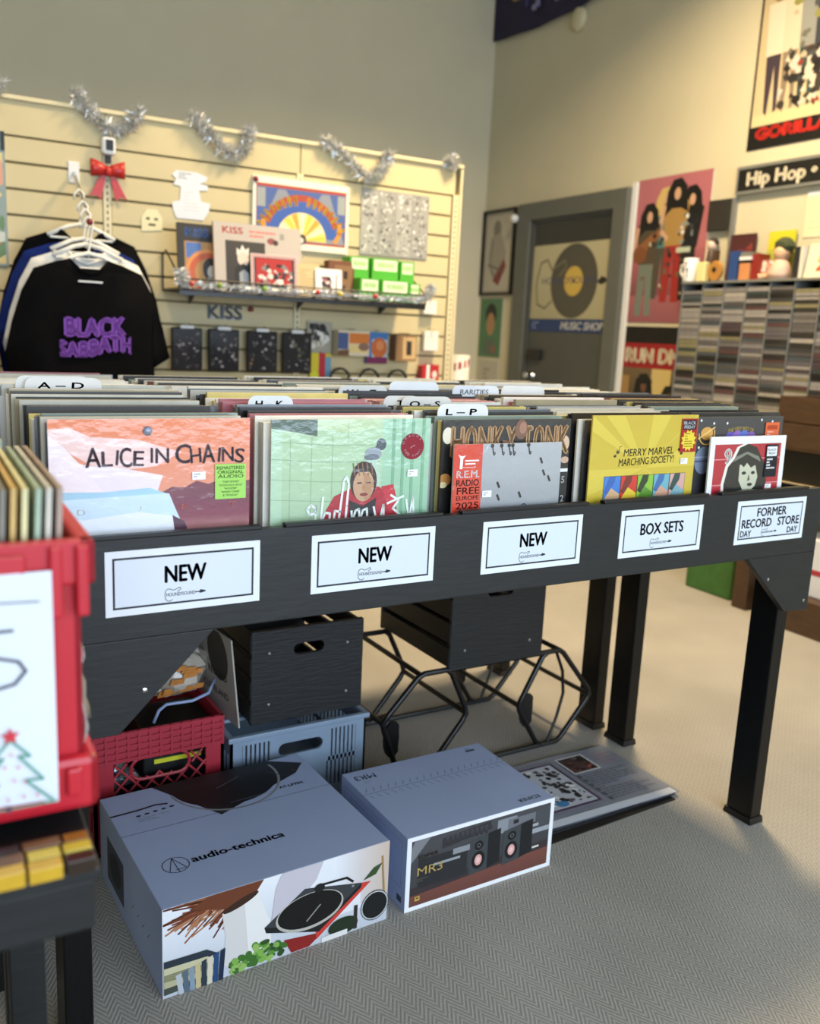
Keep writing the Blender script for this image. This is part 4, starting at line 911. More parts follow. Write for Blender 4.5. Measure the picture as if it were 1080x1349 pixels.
# ================================================================== slatted display wall
BS = 2.75
def BW(name, label, cat, a, z, b=BS, group=None): return thing(name, label, cat, W(a, b, z), -YW, group)
def slatwall():
    t = BW('slatwall', 'cream slatted display wall with grooved boards', 'display wall', 0, 0)
    B(-.9, 2.16, .016, .06, 0, 2.07).build('core_panel', GROOVE, t)
    for (x0, x1) in ((-.9, .405), (.443, 1.277), (1.315, 2.128)):
        B(x0-.016*(x0 > 0), x1+.017, -.002, .016, 1.944, 2.075).build('top_board', SLAT, t, bevel=.002)
        me = None
        for k in range(15):
            zt = 1.940-.1016*k
            if me is None:
                o = B(x0, x1, 0, .016, -.0955, -.0045).build('slat', SLAT, t, bevel=.0015); me = o.data; o.location = (0, 0, zt); src = o
            else:
                o = src.copy(); C.objects.link(o); o.parent = t; o.location = (0, 0, zt)
        B(x0, x1, 0, .016, .09, .40).build('kick_board', SLAT, t)
    for x in (.424, 1.296, 2.154):
        u = B(x-.017, x+.017, -.004, .016, .3, 1.944).build('upright', UPRIGHT, t, bevel=.002)
        a = Art(.034, 1.6)
        for k in range(54): a.rect(.014, 1.57-.026*k, .020, 1.583-.026*k, '#3a3528'); a.z = 1
        a.build('slot_print', u, (x-.017, -.004, .34), XU, ZU, MATTE)
    B(2.171, 2.184, -.012, .06, 0, 2.08).build('end_trim', UPRIGHT, t, bevel=.002)
    B(-.9, 2.184, -.018, .06, 2.075, 2.092).build('top_cap', UPRIGHT, t, bevel=.003)
    B(2.184, 2.19, .03, .08, 0, 1.83).build('rear_post', BLACKMETAL, t)
    for x in (-.85, 2.1): B(x, x+.04, -.2, .40, 0, .09).build('foot', UPRIGHT, t)
slatwall()

def tinsel(a_pts, label, seed):
    r_ = random.Random(seed); pts = [Vector((p[0], -.03, p[1])) for p in a_pts]; fine = []
    n = len(pts)
    for i in range(n-1):
        for k in range(14):
            s = k/14; p0, p1, p2, p3 = pts[max(i-1, 0)], pts[i], pts[i+1], pts[min(i+2, n-1)]
            fine.append(.5*((2*p1)+(-p0+p2)*s+(2*p0-5*p1+4*p2-p3)*s*s+(-p0+3*p1-3*p2+p3)*s**3))
    fine.append(pts[-1]); m = MB().tube(fine, .006, 5)
    for p in fine:
        for k in range(24):
            d = Vector((r_.gauss(0, 1), r_.gauss(0, .55), r_.gauss(0, 1))).normalized()*r_.uniform(.02, .05); q = p+Vector((r_.uniform(-.008, .008), r_.uniform(-.006, .006), r_.uniform(-.008, .008)))
            if q.y+d.y > .0: d.y = -abs(d.y)
            s = d.cross(Vector((r_.random(), r_.random(), r_.random()))).normalized()*.0055
            m.add([tuple(q-s), tuple(q+s), tuple(q+d)], [(0, 1, 2)])
    me = bpy.data.meshes.new('tinsel'); me.from_pydata(m.v, [], m.f); me.update()
    tag(finish('tinsel_garland', me, TINSEL, None, W(0, BS, 0), -YW), label, 'garland', 'silver tinsel swags along the slatted wall')
tinsel([(.299, 2.135), (.345, 2.08), (.43, 2.02), (.51, 2.035), (.553, 2.10)], 'silver tinsel swag above the red bow', 1)
tinsel([(.784, 2.115), (.85, 2.06), (.95, 1.985), (1.02, 2.02), (1.037, 2.10)], 'silver tinsel swag above the grey and black books', 2)
tinsel([(1.406, 2.10), (1.50, 2.055), (1.63, 1.965), (1.70, 2.01), (1.745, 2.085)], 'silver tinsel swag above the black and white art print', 3)
tinsel([(-.25, 2.10), (-.18, 2.0), (-.08, 2.0), (.02, 2.13)], 'silver tinsel swag cut off by the left edge of the picture', 4)
tinsel([(2.08, 2.10), (2.10, 2.085), (2.115, 2.105)], 'tiny tuft of silver tinsel at the right end of the slatted wall', 5)

# bow, doorbell camera, tags
t = BW('ribbon_bow', 'shiny red ribbon bow hanging under the white camera', 'bow', .425, 1.80)
RIB = mat('red_glitter_ribbon', '#b5231f', .35, var=.25, vscale=120)
for s in (-1, 1):
    m = MB(); n = 12; pts = []
    for k in range(n+1):
        an = PI*2*k/n; pts.append((s*(.036-.034*math.cos(an)), -.02-.016*math.sin(an)*.8, .045+.012*math.sin(an/2)))
    vs = []
    for (x, y, z) in pts:
        wv = .018+.017*abs(x)/.07; vs += [(x, y, z-wv), (x, y, z+wv)]
    m.add(vs, [(2*i, 2*i+2, 2*i+3, 2*i+1) for i in range(n)]); o = m.build('loop', RIB, t, smooth=True); o.modifiers.new('t', 'SOLIDIFY').thickness = .002
    m = MB(); m.prism([(s*.006, .035), (s*.026, .035), (s*.078, -.062), (s*.05, -.052), (s*.03, -.07)], 'y', -.022, -.018); m.build('tail', RIB, t)
MB().ball((0, -.03, .045), .015, .013, .02).build('knot', RIB, t, smooth=True)
t = BW('security_camera', 'small white camera with a black lens on the slatted wall', 'camera', .427, 1.91)
B(-.028, .028, -.05, -.004, 0, .07).build('body', WHITE, t, bevel=.012); B(-.014, .016, -.054, -.05, .016, .058).build('lens_window', BLACKPLASTIC, t, bevel=.006); MB().tube([(.0, -.006, .07), (-.002, -.006, .16)], .003).build('cable', WHITE, t); B(-.01, .01, -.03, -.004, -.03, 0).build('mount', BLACKPLASTIC, t)
t = BW('paper_notice', 'white die-cut paper notice on the slatted wall', 'notice', .777, 1.69); pl = [(-.06, 0), (.06, 0), (.085, .04), (.09, .075), (.05, .08), (.04, .125), (.08, .13), (.08, .15), (.04, .155), (.07, .165), (.08, .185), (.03, .20), (-.06, .20), (-.08, .18), (-.06, .165), (-.075, .14), (-.04, .135), (-.045, .075), (-.08, .065), (-.075, .035)]
MB().prism(pl, 'y', -.004, -.002).build('card', PAPER, t); a = Art(.16, .2); a.lines(3, .03, .165, .12, .195, '#77787a', .004); a.lines(6, .05, .03, .12, .12, '#c5c6c8', .003); a.build('print', t, (-.08, -.004, 0), XU, ZU, MATTE)
t = BW('price_tag', 'small cream tag with a face-like print on the slatted wall', 'tag', .61, 1.62); MB().prism([(-.045, 0), (.045, .01), (.045, .06), (.022, .095), (-.02, .095), (-.045, .06)], 'y', -.004, -.002).build('card', mat('cream_card', '#e2dcb4', .7, var=.05), t)
a = Art(.09, .1); a.rect(.02, .05, .035, .06, '#3a3628'); a.rect(.055, .05, .07, .06, '#3a3628'); a.rect(.03, .025, .06, .035, '#5a5440'); a.build('print', t, (-.045, -.004, 0), XU, ZU, MATTE)

# ---------------------------------------------------------------- poster and art print
t = BW('framed_poster', 'white-framed circus-style poster with a yellow half wheel', 'poster', 1.063, 1.60); wd, h = .483, .313
B(0, wd, -.014, -.002, 0, h).build('frame', WHITE, t, bevel=.002); a = Art(wd, h, '#ece6d6'); a.rect(.015, .03, wd-.015, h-.03, '#a8462c'); a.rect(.018, .04, wd-.018, h-.045, '#4a62a0')
a.poly([(.02, .04), (.12, h-.05), (.16, h-.05), (.2, .2), (.30, .2), (.34, h-.05), (.38, h-.05), (wd-.02, .04)], '#8a8f9c'); a.rect(.02, .18, .06, h-.05, '#9aa0a0'); a.rect(wd-.06, .18, wd-.02, h-.05, '#9aa0a0'); a.ell(wd/2, .06, .19, .17, '#3c5fae', a0=0, a1=180)
a.ring(wd/2, .05, .17, .2, '#a8462c', a0=20, a1=160)
for k in range(17):
    an = math.radians(22+k*8.5); r = .197; a.text('JETHRO WARLOCKS'[::-1][k] if 0 else '▮', wd/2+r*math.cos(an)*1.05, .035+r*.9*math.sin(an), .03, ('#e6c33e', '#e0a53a')[k % 2], rot=an-PI/2, bold=2) if k != 8 else None
a.ell(wd/2, .045, .125, .125, '#f2dc8c', a0=0, a1=180, n=26)
for k in range(9): a.ell(wd/2, .045, .122, .122, ('#f0c94a', '#fbeec0', '#e8a23c')[k % 3], a0=20*k+2, a1=20*k+16, n=5)
a.ell(wd/2, .05, .024, .024, '#2a2420'); a.ell(wd/2, .045, .011, .013, '#d8d4cc'); a.line([(.06, .05), (.05, .12)], .02, '#e0922c'); a.line([(wd-.07, .05), (wd-.045, .09), (wd-.05, .13)], .02, '#e0922c')
a.build('print', t, (0, -.014, 0), XU, ZU, PRINT)
t = BW('art_print', 'black and white art print of four vertical strips on the slatted wall', 'poster', 1.615, 1.61); B(0, .38, -.006, -.002, 0, .31).build('sheet', PAPER, t); a = Art(.38, .31, '#8f8f8b')
for k in range(4):
    x = .004+.094*k; a.rect(x, .004, x+.09, .306, ('#a5a5a2', '#9b9b98')[k % 2]); a.speck(90, x+.004, .01, x+.086, .30, .004, .010, ['#6a6a6a', '#7f7f7d', '#dcdcd8', '#4a4a4a', '#b9b9b4', '#cfcfcb', '#8d8d8a'], seed=k+20)
a.build('print', t, (0, -.006, 0), XU, ZU, MATTE)

# ---------------------------------------------------------------- wire shelf and what stands on it
t = BW('wire_shelf', 'black wire shelf trimmed with tinsel on the slatted wall', 'shelf', .655, 1.375, BS-.0)
m = MB().tube([(0, -.285, .0), (1.185, -.285, 0)], .005, 6).tube([(0, -.005, 0), (1.185, -.005, 0)], .005, 6).tube([(0, -.285, .045), (1.185, -.285, .045)], .004, 6); m.build('long_rods', WIREBLACK, t)
for k in range(25): x = 1.185*k/24; MB().tube([(x, -.285, 0), (x, -.005, 0)], .0025, 5).build('cross_wire', WIREBLACK, t)
for x in (0, 1.185):
    MB().tube([(x, -.285, .045), (x, -.285, 0), (x, -.005, 0), (x, -.005, .16), (x, -.06, .17), (x, -.285, .045)], .004, 6).build('end_frame', WIREBLACK, t)
for x in (.12, .64, 1.08): MB().prism([(-.10, -.004), (-.004, -.004), (-.004, -.05)], 'x', x-.004, x+.004).build('bracket', BLACKMETAL, t)
B(0, 1.185, -.288, -.282, -.022, .006).build('front_band', BLACKMETAL, t); B(0, 1.185, -.283, -.01, .005, .008).build('deck', mat('smoky_shelf_deck', '#3a3630', .4, var=.1), t)
tinsel([(.66, 1.50), (.672, 1.42), (.70, 1.40), (1.0, 1.395), (1.3, 1.40), (1.6, 1.395), (1.80, 1.40), (1.855, 1.45), (1.865, 1.53)], 'silver tinsel strung along the front edge of the wire shelf', 6)
o = bpy.data.objects['tinsel_garland.005']; o.location = W(0, BS-.27, 0); o.scale = (1, .5, .5); o.location.z = .70
bells = ((.70, '#b8392f'), (.82, '#6f9a2e'), (1.02, '#7fae3c'), (1.27, '#b8322c'), (1.38, '#c9b83a'), (1.56, '#b8322c'))
for k, (x, c) in enumerate(bells): tag(MB().ball((0, 0, 0), .011, .011, .011).build('bauble', mat('bauble_'+c[1:], c, .25, var=.05), loc=W(x, BS-.305, 1.40), smooth=True), 'small %s bauble, %s from the left in the shelf tinsel' % ({'#b8392f': 'dull red', '#6f9a2e': 'olive green', '#7fae3c': 'light green', '#b8322c': 'red', '#c9b83a': 'yellow'}[c], ('first', 'second', 'third', 'fourth', 'fifth', 'sixth')[k]), 'bauble', 'baubles in the shelf tinsel')
SH = 1.384
def shelf_item(name, label, cat, x, y, wd, dp, h, body, art=None, tilt=0, z=SH, group=None, rz=0):
    t = BW(name, label, cat, x, z, BS+y, group); t.rotation_euler = (tilt, 0, -YW+rz)
    B(0, wd, 0, dp, 0, h).build('body', body, t, bevel=.0015)
    if art: art.build('print', t, (0, -.0002, 0), XU, ZU, PRINT)
    return t
a = Art(.19, .275, '#2a2826'); a.rect(.03, .20, .13, .26, '#2a2826'); a.text('KISS', .085, .222, .034, '#3f6fc0', wid=.10, bold=2); a.rect(.028, .0, .18, .20, '#a98250'); a.rect(.035, .13, .10, .195, '#4a6fb0'); a.ring(.13, .07, .06, .085, '#b5573a', a0=60, a1=250); a.ring(.13, .07, .085, .10, '#d08a50', a0=60, a1=250); a.ell(.14, .085, .035, .05, '#2a2a2c'); a.ell(.145, .075, .02, .028, '#b9b9b6'); a.ell(.14, .03, .025, .025, '#8a8a88')
shelf_item('book', 'black book with blue lettering at the left end of the wire shelf', 'book', .675, -.205, .19, .02, .275, mat('black_book_cover', '#2a2826', .4, var=.05), a, -.14)
a = Art(.40, .29, '#b9b0a8'); a.text('KISS', .085, .245, .028, '#c8504a', wid=.09, bold=2.4); a.lines(2, .16, .232, .28, .268, '#c8716a', .009, seed=2); a.rect(.30, .235, .32, .262, '#8f8f8a'); a.rect(.05, 0, .23, .215, '#2e2a28', '#3c3834'); a.poly([(.10, .155), (.10, .185), (.115, .175), (.125, .20), (.14, .178), (.155, .19), (.155, .155), (.13, .14)], '#dedad2'); a.ell(.128, .14, .026, .03, '#d5c8b8'); a.poly([(.085, .0), (.09, .10), (.128, .12), (.165, .10), (.17, 0)], '#1c1c1e'); a.poly([(.11, .0), (.11, .08), (.13, .095), (.15, .08), (.155, 0)], '#9aa0a4'); a.ell(.26, .225, .02, .014, '#8a4a48'); a.ell(.28, .22, .012, .012, '#3a2a2a')
shelf_item('book', 'wide grey book with red lettering and a white-haired figure on the wire shelf', 'book', .817, -.255, .40, .02, .29, mat('grey_book_cover', '#aaa198', .5, var=.05), a, -.14)
a = Art(.215, .165, '#d8c4c0'); a.frame(.006, .006, .209, .159, .004, '#b04a48'); a.rect(.014, .014, .201, .151, '#241f20'); a.rect(.022, .04, .19, .148, '#b02a26'); a.speck(40, .03, .02, .19, .125, .006, .016, ['#d8d2cc', '#1d1b1c', '#8a8480', '#efe9e2', '#3a3436'], seed=8)
shelf_item('record_single', 'small pink-framed red group picture sleeve on the wire shelf', 'picture', .97, -.278, .215, .008, .165, mat('pink_frame', '#d8c4c0', .5, var=.05), a, -.10)
a = Art(.11, .14, '#d2b98a'); a.lines(7, .015, .03, .09, .12, '#a88c5a', .004); shelf_item('card', 'tan card leaning between the red picture and the white card', 'card', 1.19, -.262, .11, .006, .14, mat('tan_card', '#d2b98a', .6, var=.05), a, -.1)
a = Art(.13, .125, '#efece6'); a.speck(16, .03, .02, .08, .09, .005, .016, ['#2a2628', '#a85a62', '#4a3a40', '#6a6468'], seed=6); a.line([(.10, .02), (.105, .10)], .006, '#5a5a5c')
shelf_item('card', 'white card with a small dark figure on the wire shelf', 'card', 1.275, -.272, .13, .006, .125, WHITE, a, -.1)
a = Art(.13, .17, '#7a4a30'); a.rect(.03, 0, .12, .15, '#8f6a44'); a.rect(.04, .09, .058, .125, '#2e1c14'); a.rect(.075, .09, .095, .125, '#2e1c14'); a.rect(.055, 0, .085, .06, '#3a241a')
shelf_item('box', 'small brown box printed like a house beside the green cartons', 'box', 1.372, -.19, .095, .06, .17, mat('brown_box', '#7a4a30', .6, var=.1), a)
GL = ['lower left', 'lower middle', 'lower right', 'upper left', 'upper middle', 'upper right']
for k, (x, y, z, wd, h) in enumerate(((1.50, -.262, 0, .10, .098), (1.612, -.262, 0, .145, .098), (1.77, -.245, 0, .06, .09), (1.478, -.19, .099, .10, .098), (1.59, -.20, .099, .14, .098), (1.742, -.20, .092, .075, .10))):
    a = Art(wd, h, '#4faa2f'); a.rect(.01, h*.42, wd-.008, h*.93, '#e2eccc'); a.lines(1, wd*.18, h*.52, wd*.84, h*.84, '#9cc87a', h*.24, seed=k+3)
    shelf_item('product_carton', '%s of the stacked green and white cartons on the wire shelf' % GL[k], 'box', x, y, wd, .09, h, GREEN, a, z=SH+z, group='green cartons on the wire shelf')
# ---------------------------------------------------------------- hanging goods below the shelf
t = BW('logo_cutout', 'grey metal KISS letters on the slatted wall below the wire shelf', 'sign', .857, 1.262); a = Art(.165, .07); a.text('KISS', .082, .004, .06, '#6f7478', wid=.16, bold=4); a.build('letters', t, (0, -.004, 0), XU, ZU, mat('brushed_letter_metal', None, .5)); B(0, .165, -.0035, -.001, 0, .006).build('backing_strip', GREYMETAL, t)
for nm, lb, x, z in (('push_pin', 'dark red push pin beside the grey metal letters', 1.06, 1.315), ('push_pin', 'dark red push pin at the corner of the circus poster', 1.075, 1.895)):
    tag(MB().lathe([(.011, -.012), (.013, 0), (.010, .006), (.003, .008)], 12, M=Matrix.Rotation(PI/2, 4, 'X')).build(nm, mat('dark_red_pin', '#7a1a22', .35, var=.05), loc=W(x, BS-.018, z), rz=-YW, smooth=True), lb, 'pin')
for k, (x, wd) in enumerate(((.68, .14), (.848, .145), (1.03, .15), (1.205, .15))):
    t = BW('blister_pack', 'dark clear-bagged pack on a peg, %s of four from the T-shirts' % ('first', 'second', 'third', 'fourth')[k], 'pack', x, 1.028, BS, 'dark packs hanging on pegs'); h = .19
    B(0, wd, -.055, -.035, 0, h).build('pack', mat('dark_pack', '#1f1c1e', .5, var=.3, vscale=30, coat=.1, spec=.2), t, bevel=.006); B(wd/2-.03, wd/2+.03, -.058, -.032, h-.004, h+.010).build('header_label', WHITE, t)
    a = Art(wd, h); a.speck(36, .012, .01, wd-.012, h-.02, .003, .011, ['#4a464a', '#6a6668', '#8a8688', '#3a3438', '#b5b0ae', ('#5a4a58', '#6a5a5c', '#8a6a4c', '#6a6a48')[k]], seed=30+k); a.build('print', t, (0, -.0555, 0), XU, ZU, MATTE)
    MB().tube([(wd/2, 0, h+.012), (wd/2, -.07, h+.012), (wd/2, -.078, h+.02)], .003, 6).build('peg', CHROME, t)
def pegbox(name, label, x, z, wd, h, dp, c, art=None, cat='box'):
    t = BW(name, label, cat, x, z); B(0, wd, -dp-.01, -.01, 0, h).build('body', mat('pack_'+c[1:], c, .5, var=.08, vscale=20), t, bevel=.003)
    if art: art.build('print', t, (0, -dp-.0101, 0), XU, ZU, MATTE)
    MB().tube([(wd/2, 0, h+.008), (wd/2, -dp-.03, h+.008)], .003, 6).build('peg', CHROME, t); return t
a = Art(.17, .12, '#d8cdb4'); a.rect(.06, .06, .17, .11, '#d07a34'); a.rect(0, .03, .055, .11, '#4a5a8a'); a.rect(.06, .015, .165, .055, '#e0c88a'); a.ell(.14, .045, .03, .02, '#8a6a58'); a.poly([(0, 0), (.06, .0), (.06, .03), (0, .025)], '#6a4a34')
pegbox('toy_box', 'blue, orange and cream toy box on the slatted wall', 1.48, 1.118, .17, .12, .07, '#c9bfa6', a)
a = Art(.118, .155, '#3f78b8'); a.rect(.03, .03, .118, .12, '#b9c2c8'); a.ell(.07, .078, .045, .05, '#c86a34'); a.ell(.075, .09, .022, .025, '#d88a58'); a.rect(0, 0, .118, .032, '#7a2a58')
pegbox('disc_pack', 'blue card pack with a round orange disc on the slatted wall', 1.66, 1.082, .118, .155, .02, '#3f78b8', a, 'pack')
a = Art(.12, .13, '#8a6a48'); a.rect(.04, .01, .115, .12, '#c9a878'); a.rect(.06, .03, .09, .10, '#2e2a26'); pegbox('guitar_pick_box', 'brown box with a dark window on the slatted wall', 1.80, 1.10, .12, .13, .07, '#7a5c40', a)
pegbox('white_package', 'small white package on a peg just below the right end of the wire shelf', 1.975, 1.34, .075, .07, .03, '#e4e2da', None, 'package'); pegbox('white_package', 'larger white package on a peg below the small white one', 1.985, 1.155, .085, .10, .03, '#e6e4dc', None, 'package')
a = Art(.11, .15, '#c9b83a'); a.rect(.0, .06, .05, .15, '#d8c83a'); a.rect(.045, .0, .08, .15, '#b8323e'); a.rect(.08, .0, .11, .13, '#6fa0c0'); a.ell(.025, .04, .022, .022, '#d8d83a'); pegbox('balloon_pack', 'yellow, red and light blue striped pack at the upright', 1.36, .975, .11, .145, .015, '#c9b83a', a, 'pack')
a = Art(.13, .15, '#a9a596'); a.speck(22, .01, .01, .12, .14, .012, .028, ['#2a2a2a', '#3e3e40', '#e4e2da', '#d6d2c6', '#55534c'], seed=13); pegbox('sticker_sheet', 'black and white sticker sheet left of the toy box', 1.345, 1.125, .11, .13, .004, '#a9a596', None, 'stickers'); a.w = .11; a.build('print', bpy.data.objects['sticker_sheet'], (0, -.0145, -.0), XU, ZU, MATTE)
for k, x in enumerate((1.50, 1.66, 1.82)):
    t = BW('headphones', 'black headphones on a peg, %s in the row below the toy box' % ('leftmost', 'middle', 'rightmost')[k], 'headphones', x, .965, BS, 'headphones under the toy boxes')
    MB().tube([(.055*math.cos(PI*q/10), -.07, .03+.06*math.sin(PI*q/10)) for q in range(11)], .007, 6).build('headband', BLACKPLASTIC, t, smooth=True)
    for s in (-1, 1): MB().lathe([(.02, -.012), (.03, -.006), (.03, .008), (.02, .012)], 14, M=Matrix.Translation((s*.052, -.07, .018)) @ Matrix.Rotation(PI/2, 4, 'Y')).build('ear_cup', BLACKPLASTIC, t)
    MB().tube([(0, 0, .084), (0, -.08, .084)], .003, 6).build('peg', CHROME, t)
a = Art(.10, .09, '#b8202c'); a.rect(.025, 0, .045, .09, '#efe9e0'); a.ell(.075, .04, .014, .02, '#e8d8d0'); pegbox('red_tin', 'red and white package low at the right end of the slatted wall', 1.97, .995, .10, .085, .05, '#b8202c', a, 'package')
a = Art(.36, .52, '#8fa0a0'); a.speck(60, .01, .01, .35, .51, .02, .06, ['#c9d0c8', '#d8a08a', '#b8574a', '#7fa0b0', '#e2dcc0', '#6a8a6a', '#d8c890'], seed=41); t = BW('hanging_poster', 'colourful poster cut off by the left edge of the picture', 'poster', -.33, 1.43); B(0, .36, -.008, -.002, 0, .52).build('sheet', PAPER, t); a.build('print', t, (0, -.008, 0), XU, ZU, MATTE); B(.345, .36, -.014, -.008, .45, .52).build('clip', BLACKPLASTIC, t)

# ---------------------------------------------------------------- T-shirts on a sloping rod
t = BW('display_rod', 'sloping chrome display rod holding the T-shirt hangers', 'rod', .291, 1.826)
B(-.022, .022, -.006, .0, -.04, .045).build('wall_plate', WHITE, t, bevel=.003); MB().tube([(0, -.006, .0), (0, -.34, -.222)], .0065, 10).build('rod', CHROME, t); MB().ball((0, -.343, -.222), .013, .013, .013).build('end_stop', mat('dark_red_knob', '#7a1f28', .4, var=.05), t, smooth=True)
def shirt(label, x, b, ztop, col, sc=1.0, txt=None, seed=0, group='T-shirts on the display rod'):
    t = BW('t_shirt', label, 't-shirt', x, ztop, b, group); r_ = random.Random(seed)
    half = [(.075, -.002), (.12, -.014), (.2, -.045), (.245, -.13), (.285, -.25), (.312, -.37), (.245, -.41), (.238, -.33), (.236, -.45), (.24, -.60), (.245, -.75)]
    out = [(-px*sc, pz*sc) for px, pz in half[::-1]]+[(-.04*sc, -.035*sc), (0, -.05*sc), (.04*sc, -.035*sc)]+[(px*sc, pz*sc) for px, pz in half]
    bm = bmesh.new(); vs = [bm.verts.new((p[0], 0, p[1])) for p in out]; f = bm.faces.new(vs)
    bmesh.ops.triangulate(bm, faces=[f]); bmesh.ops.subdivide_edges(bm, edges=bm.edges[:], cuts=3, use_grid_fill=True)
    bmesh.ops.triangulate(bm, faces=bm.faces[:])
    for v in bm.verts: v.co.y = -.010-.014*math.cos(v.co.x/sc*5.5)*max(0, 1)+.006*math.sin(v.co.x*34+v.co.z*9+seed)*min(1, -v.co.z*4)+.004*math.sin(v.co.z*22+seed)
    g = bmesh.ops.extrude_face_region(bm, geom=bm.faces[:])
    for v in g['geom']:
        if isinstance(v, bmesh.types.BMVert): v.co.y = -v.co.y*.6+.006
    bmesh.ops.recalc_face_normals(bm, faces=bm.faces)
    me = bpy.data.meshes.new('shirt_cloth'); bm.to_mesh(me); bm.free()
    finish('shirt_cloth', me, mat('cotton_'+col[1:], col, .95, var=.15, vscale=20, bump=.3, bscale=200, spec=.08), t, smooth=True)
    MB().tube([(-.075*sc, -.012, -.004), (-.04*sc, -.026, -.04*sc), (0, -.03, -.056*sc), (.04*sc, -.026, -.04*sc), (.075*sc, -.012, -.004)], .007, 6).build('collar', mat('cotton_'+col[1:], col), t, smooth=True)
    return t
t = shirt('front black T-shirt with purple lettering on the display rod', .283, 2.40, 1.462, '#0c0c0e', seed=1)
a = Art(.27, .17); a.text('BLACK', .135, .088, .068, '#7b45b4', wid=.22, bold=5, wave=lambda x: .10*x*x*4-.004+.05*x); a.text('SABBATH', .135, .012, .062, '#7b45b4', wid=.275, bold=5, wave=lambda x: .012*math.sin(x*22)+.05*x); a.build('lettering', t, (-.12, -.034, -.375), XU, ZU, MATTE)
B(-.045, .045, -.033, -.030, -.088, -.082).build('size_strip', WHITE, t)
shirt('white T-shirt just behind the front black one on the display rod', .283, 2.465, 1.50, '#e4e2dc', seed=2)
shirt('navy blue T-shirt behind the white one on the display rod', .272, 2.53, 1.53, '#1c2c6a', 1.03, seed=3)
shirt('rearmost black T-shirt on the display rod', .29, 2.60, 1.585, '#0c0c0e', 1.04, seed=4)
shirt('black T-shirt cut off by the left edge of the picture', -.355, 2.44, 1.47, '#17171a', seed=5, group='T-shirts at the left edge')
shirt('dark red T-shirt behind the black one at the left edge', -.345, 2.52, 1.52, '#7a1c2c', seed=6, group='T-shirts at the left edge')
t = BW('display_rod', 'chrome display rod at the left edge of the slatted wall', 'rod', -.35, 1.826); MB().tube([(0, -.006, .0), (0, -.34, -.222)], .0065, 10).build('rod', CHROME, t); B(-.022, .022, -.006, .0, -.04, .045).build('wall_plate', WHITE, t)
HL = ['frontmost white plastic hanger, carrying the lettered shirt', 'second white plastic hanger from the front of the rod', 'third white plastic hanger from the front of the rod', 'rearmost white plastic hanger on the rod']
for k, (b, zt) in enumerate(((2.425, 1.462), (2.475, 1.50), (2.53, 1.525), (2.61, 1.585))):
    t = BW('clothes_hanger', HL[k], 'hanger', .288, zt, b, 'white hangers on the display rod'); zr = 1.826-.222*(2.75-b)/.34-zt
    MB().tube([(-.02, 0, zr-.03), (-.018, 0, zr-.008), (0, 0, zr+.012), (.018, 0, zr-.006), (.012, 0, zr-.05), (0, 0, .035), (0, 0, .01)], .0045, 7).build('hook', HANGER, t, smooth=True)
    MB().tube([(-.13, -.035, -.028), (-.05, -.02, .012), (0, 0, .025), (.05, -.02, .012), (.13, -.035, -.028)], .009, 7).build('shoulder_bar', HANGER, t, smooth=True)
    MB().tube([(-.12, -.035, -.035), (.12, -.035, -.035)], .005, 6).build('cross_bar', HANGER, t)

# wrapping-paper roll in the corner
t = thing('gift_wrap_roll', 'red and white striped roll of gift wrap standing right of the slatted wall', 'gift wrap', W(2.36, 2.95, 0), -YW)
MB().lathe([(.055, 0), (.055, 1.135)], 18).build('roll', mat('white_gift_paper', '#d8d2cc', .5, var=.1), t, smooth=True)
for k in range(9):
    m = MB(); z0 = .12*k+.03
    for q in range(13):
        an = 2*PI*q/12; m.v += [(.0558*math.cos(an), .0558*math.sin(an), z0+.10*q/12), (.0558*math.cos(an), .0558*math.sin(an), z0+.04+.10*q/12)]
    m.f += [(2*q, 2*q+2, 2*q+3, 2*q+1) for q in range(12)]; m.build('red_stripe', mat('red_gift_stripe', '#a01c2c', .5, var=.1), t)

# ================================================================== right-hand wall
AR = 3.6
def RW(name, label, cat, b, z, a=AR, group=None): return thing(name, label, cat, W(a, b, z), -YW, group)   # local y = along b, -x into the room
UB = (0, -1, 0)
def wall_sheet(name, label, cat, b_left, b_right, z0, z1, art, m=PRINT, frame=None, th=.004):
    t = RW(name, label, cat, b_left, z0); wd, h = b_left-b_right, z1-z0
    B(-th, -.001, -wd, 0, 0, h).build('sheet', PAPER, t)
    art.build('print', t, (-th, 0, 0), UB, ZU, m)
    if frame:
        f = MB(); q = frame[0]
        for y0, y1, za, zb in ((-wd-q*.5, q*.5, -q*.5, q*.5), (-wd-q*.5, q*.5, h-q*.5, h+q*.5), (-q*.5, q*.5, 0, h), (-wd-q*.5, -wd+q*.5, 0, h)): f.box(-.022, -.001, y0, y1, za, zb)
        f.build('frame', frame[1], t)
    return t
def figure(a, x, y, h, hair, top, legs, skin='#c9a184', lean=0):
    a.poly([(x-.10*h, y), (x-.02*h, y), (x+.005*h, y+.40*h), (x+.03*h, y), (x+.11*h, y), (x+.085*h, y+.5*h), (x-.085*h, y+.5*h)], legs)
    a.poly([(x-.10*h, y+.46*h), (x+.10*h, y+.46*h), (x+.15*h, y+.80*h), (x+.06*h, y+.86*h), (x-.06*h, y+.86*h), (x-.15*h, y+.80*h)], top)
    a.poly([(x-.13*h, y+.70*h), (x-.115*h, y+.90*h), (x-.06*h, y+.99*h), (x+.03*h, y+1.0*h), (x+.10*h, y+.93*h), (x+.135*h, y+.72*h), (x+.05*h, y+.76*h), (x-.05*h, y+.76*h)], hair); a.ell(x, y+.875*h, .036*h, .05*h, skin)
    a.line([(x-.14*h, y+.78*h), (x-.17*h, y+.60*h), (x-.08*h, y+.52*h)], .045*h, skin)
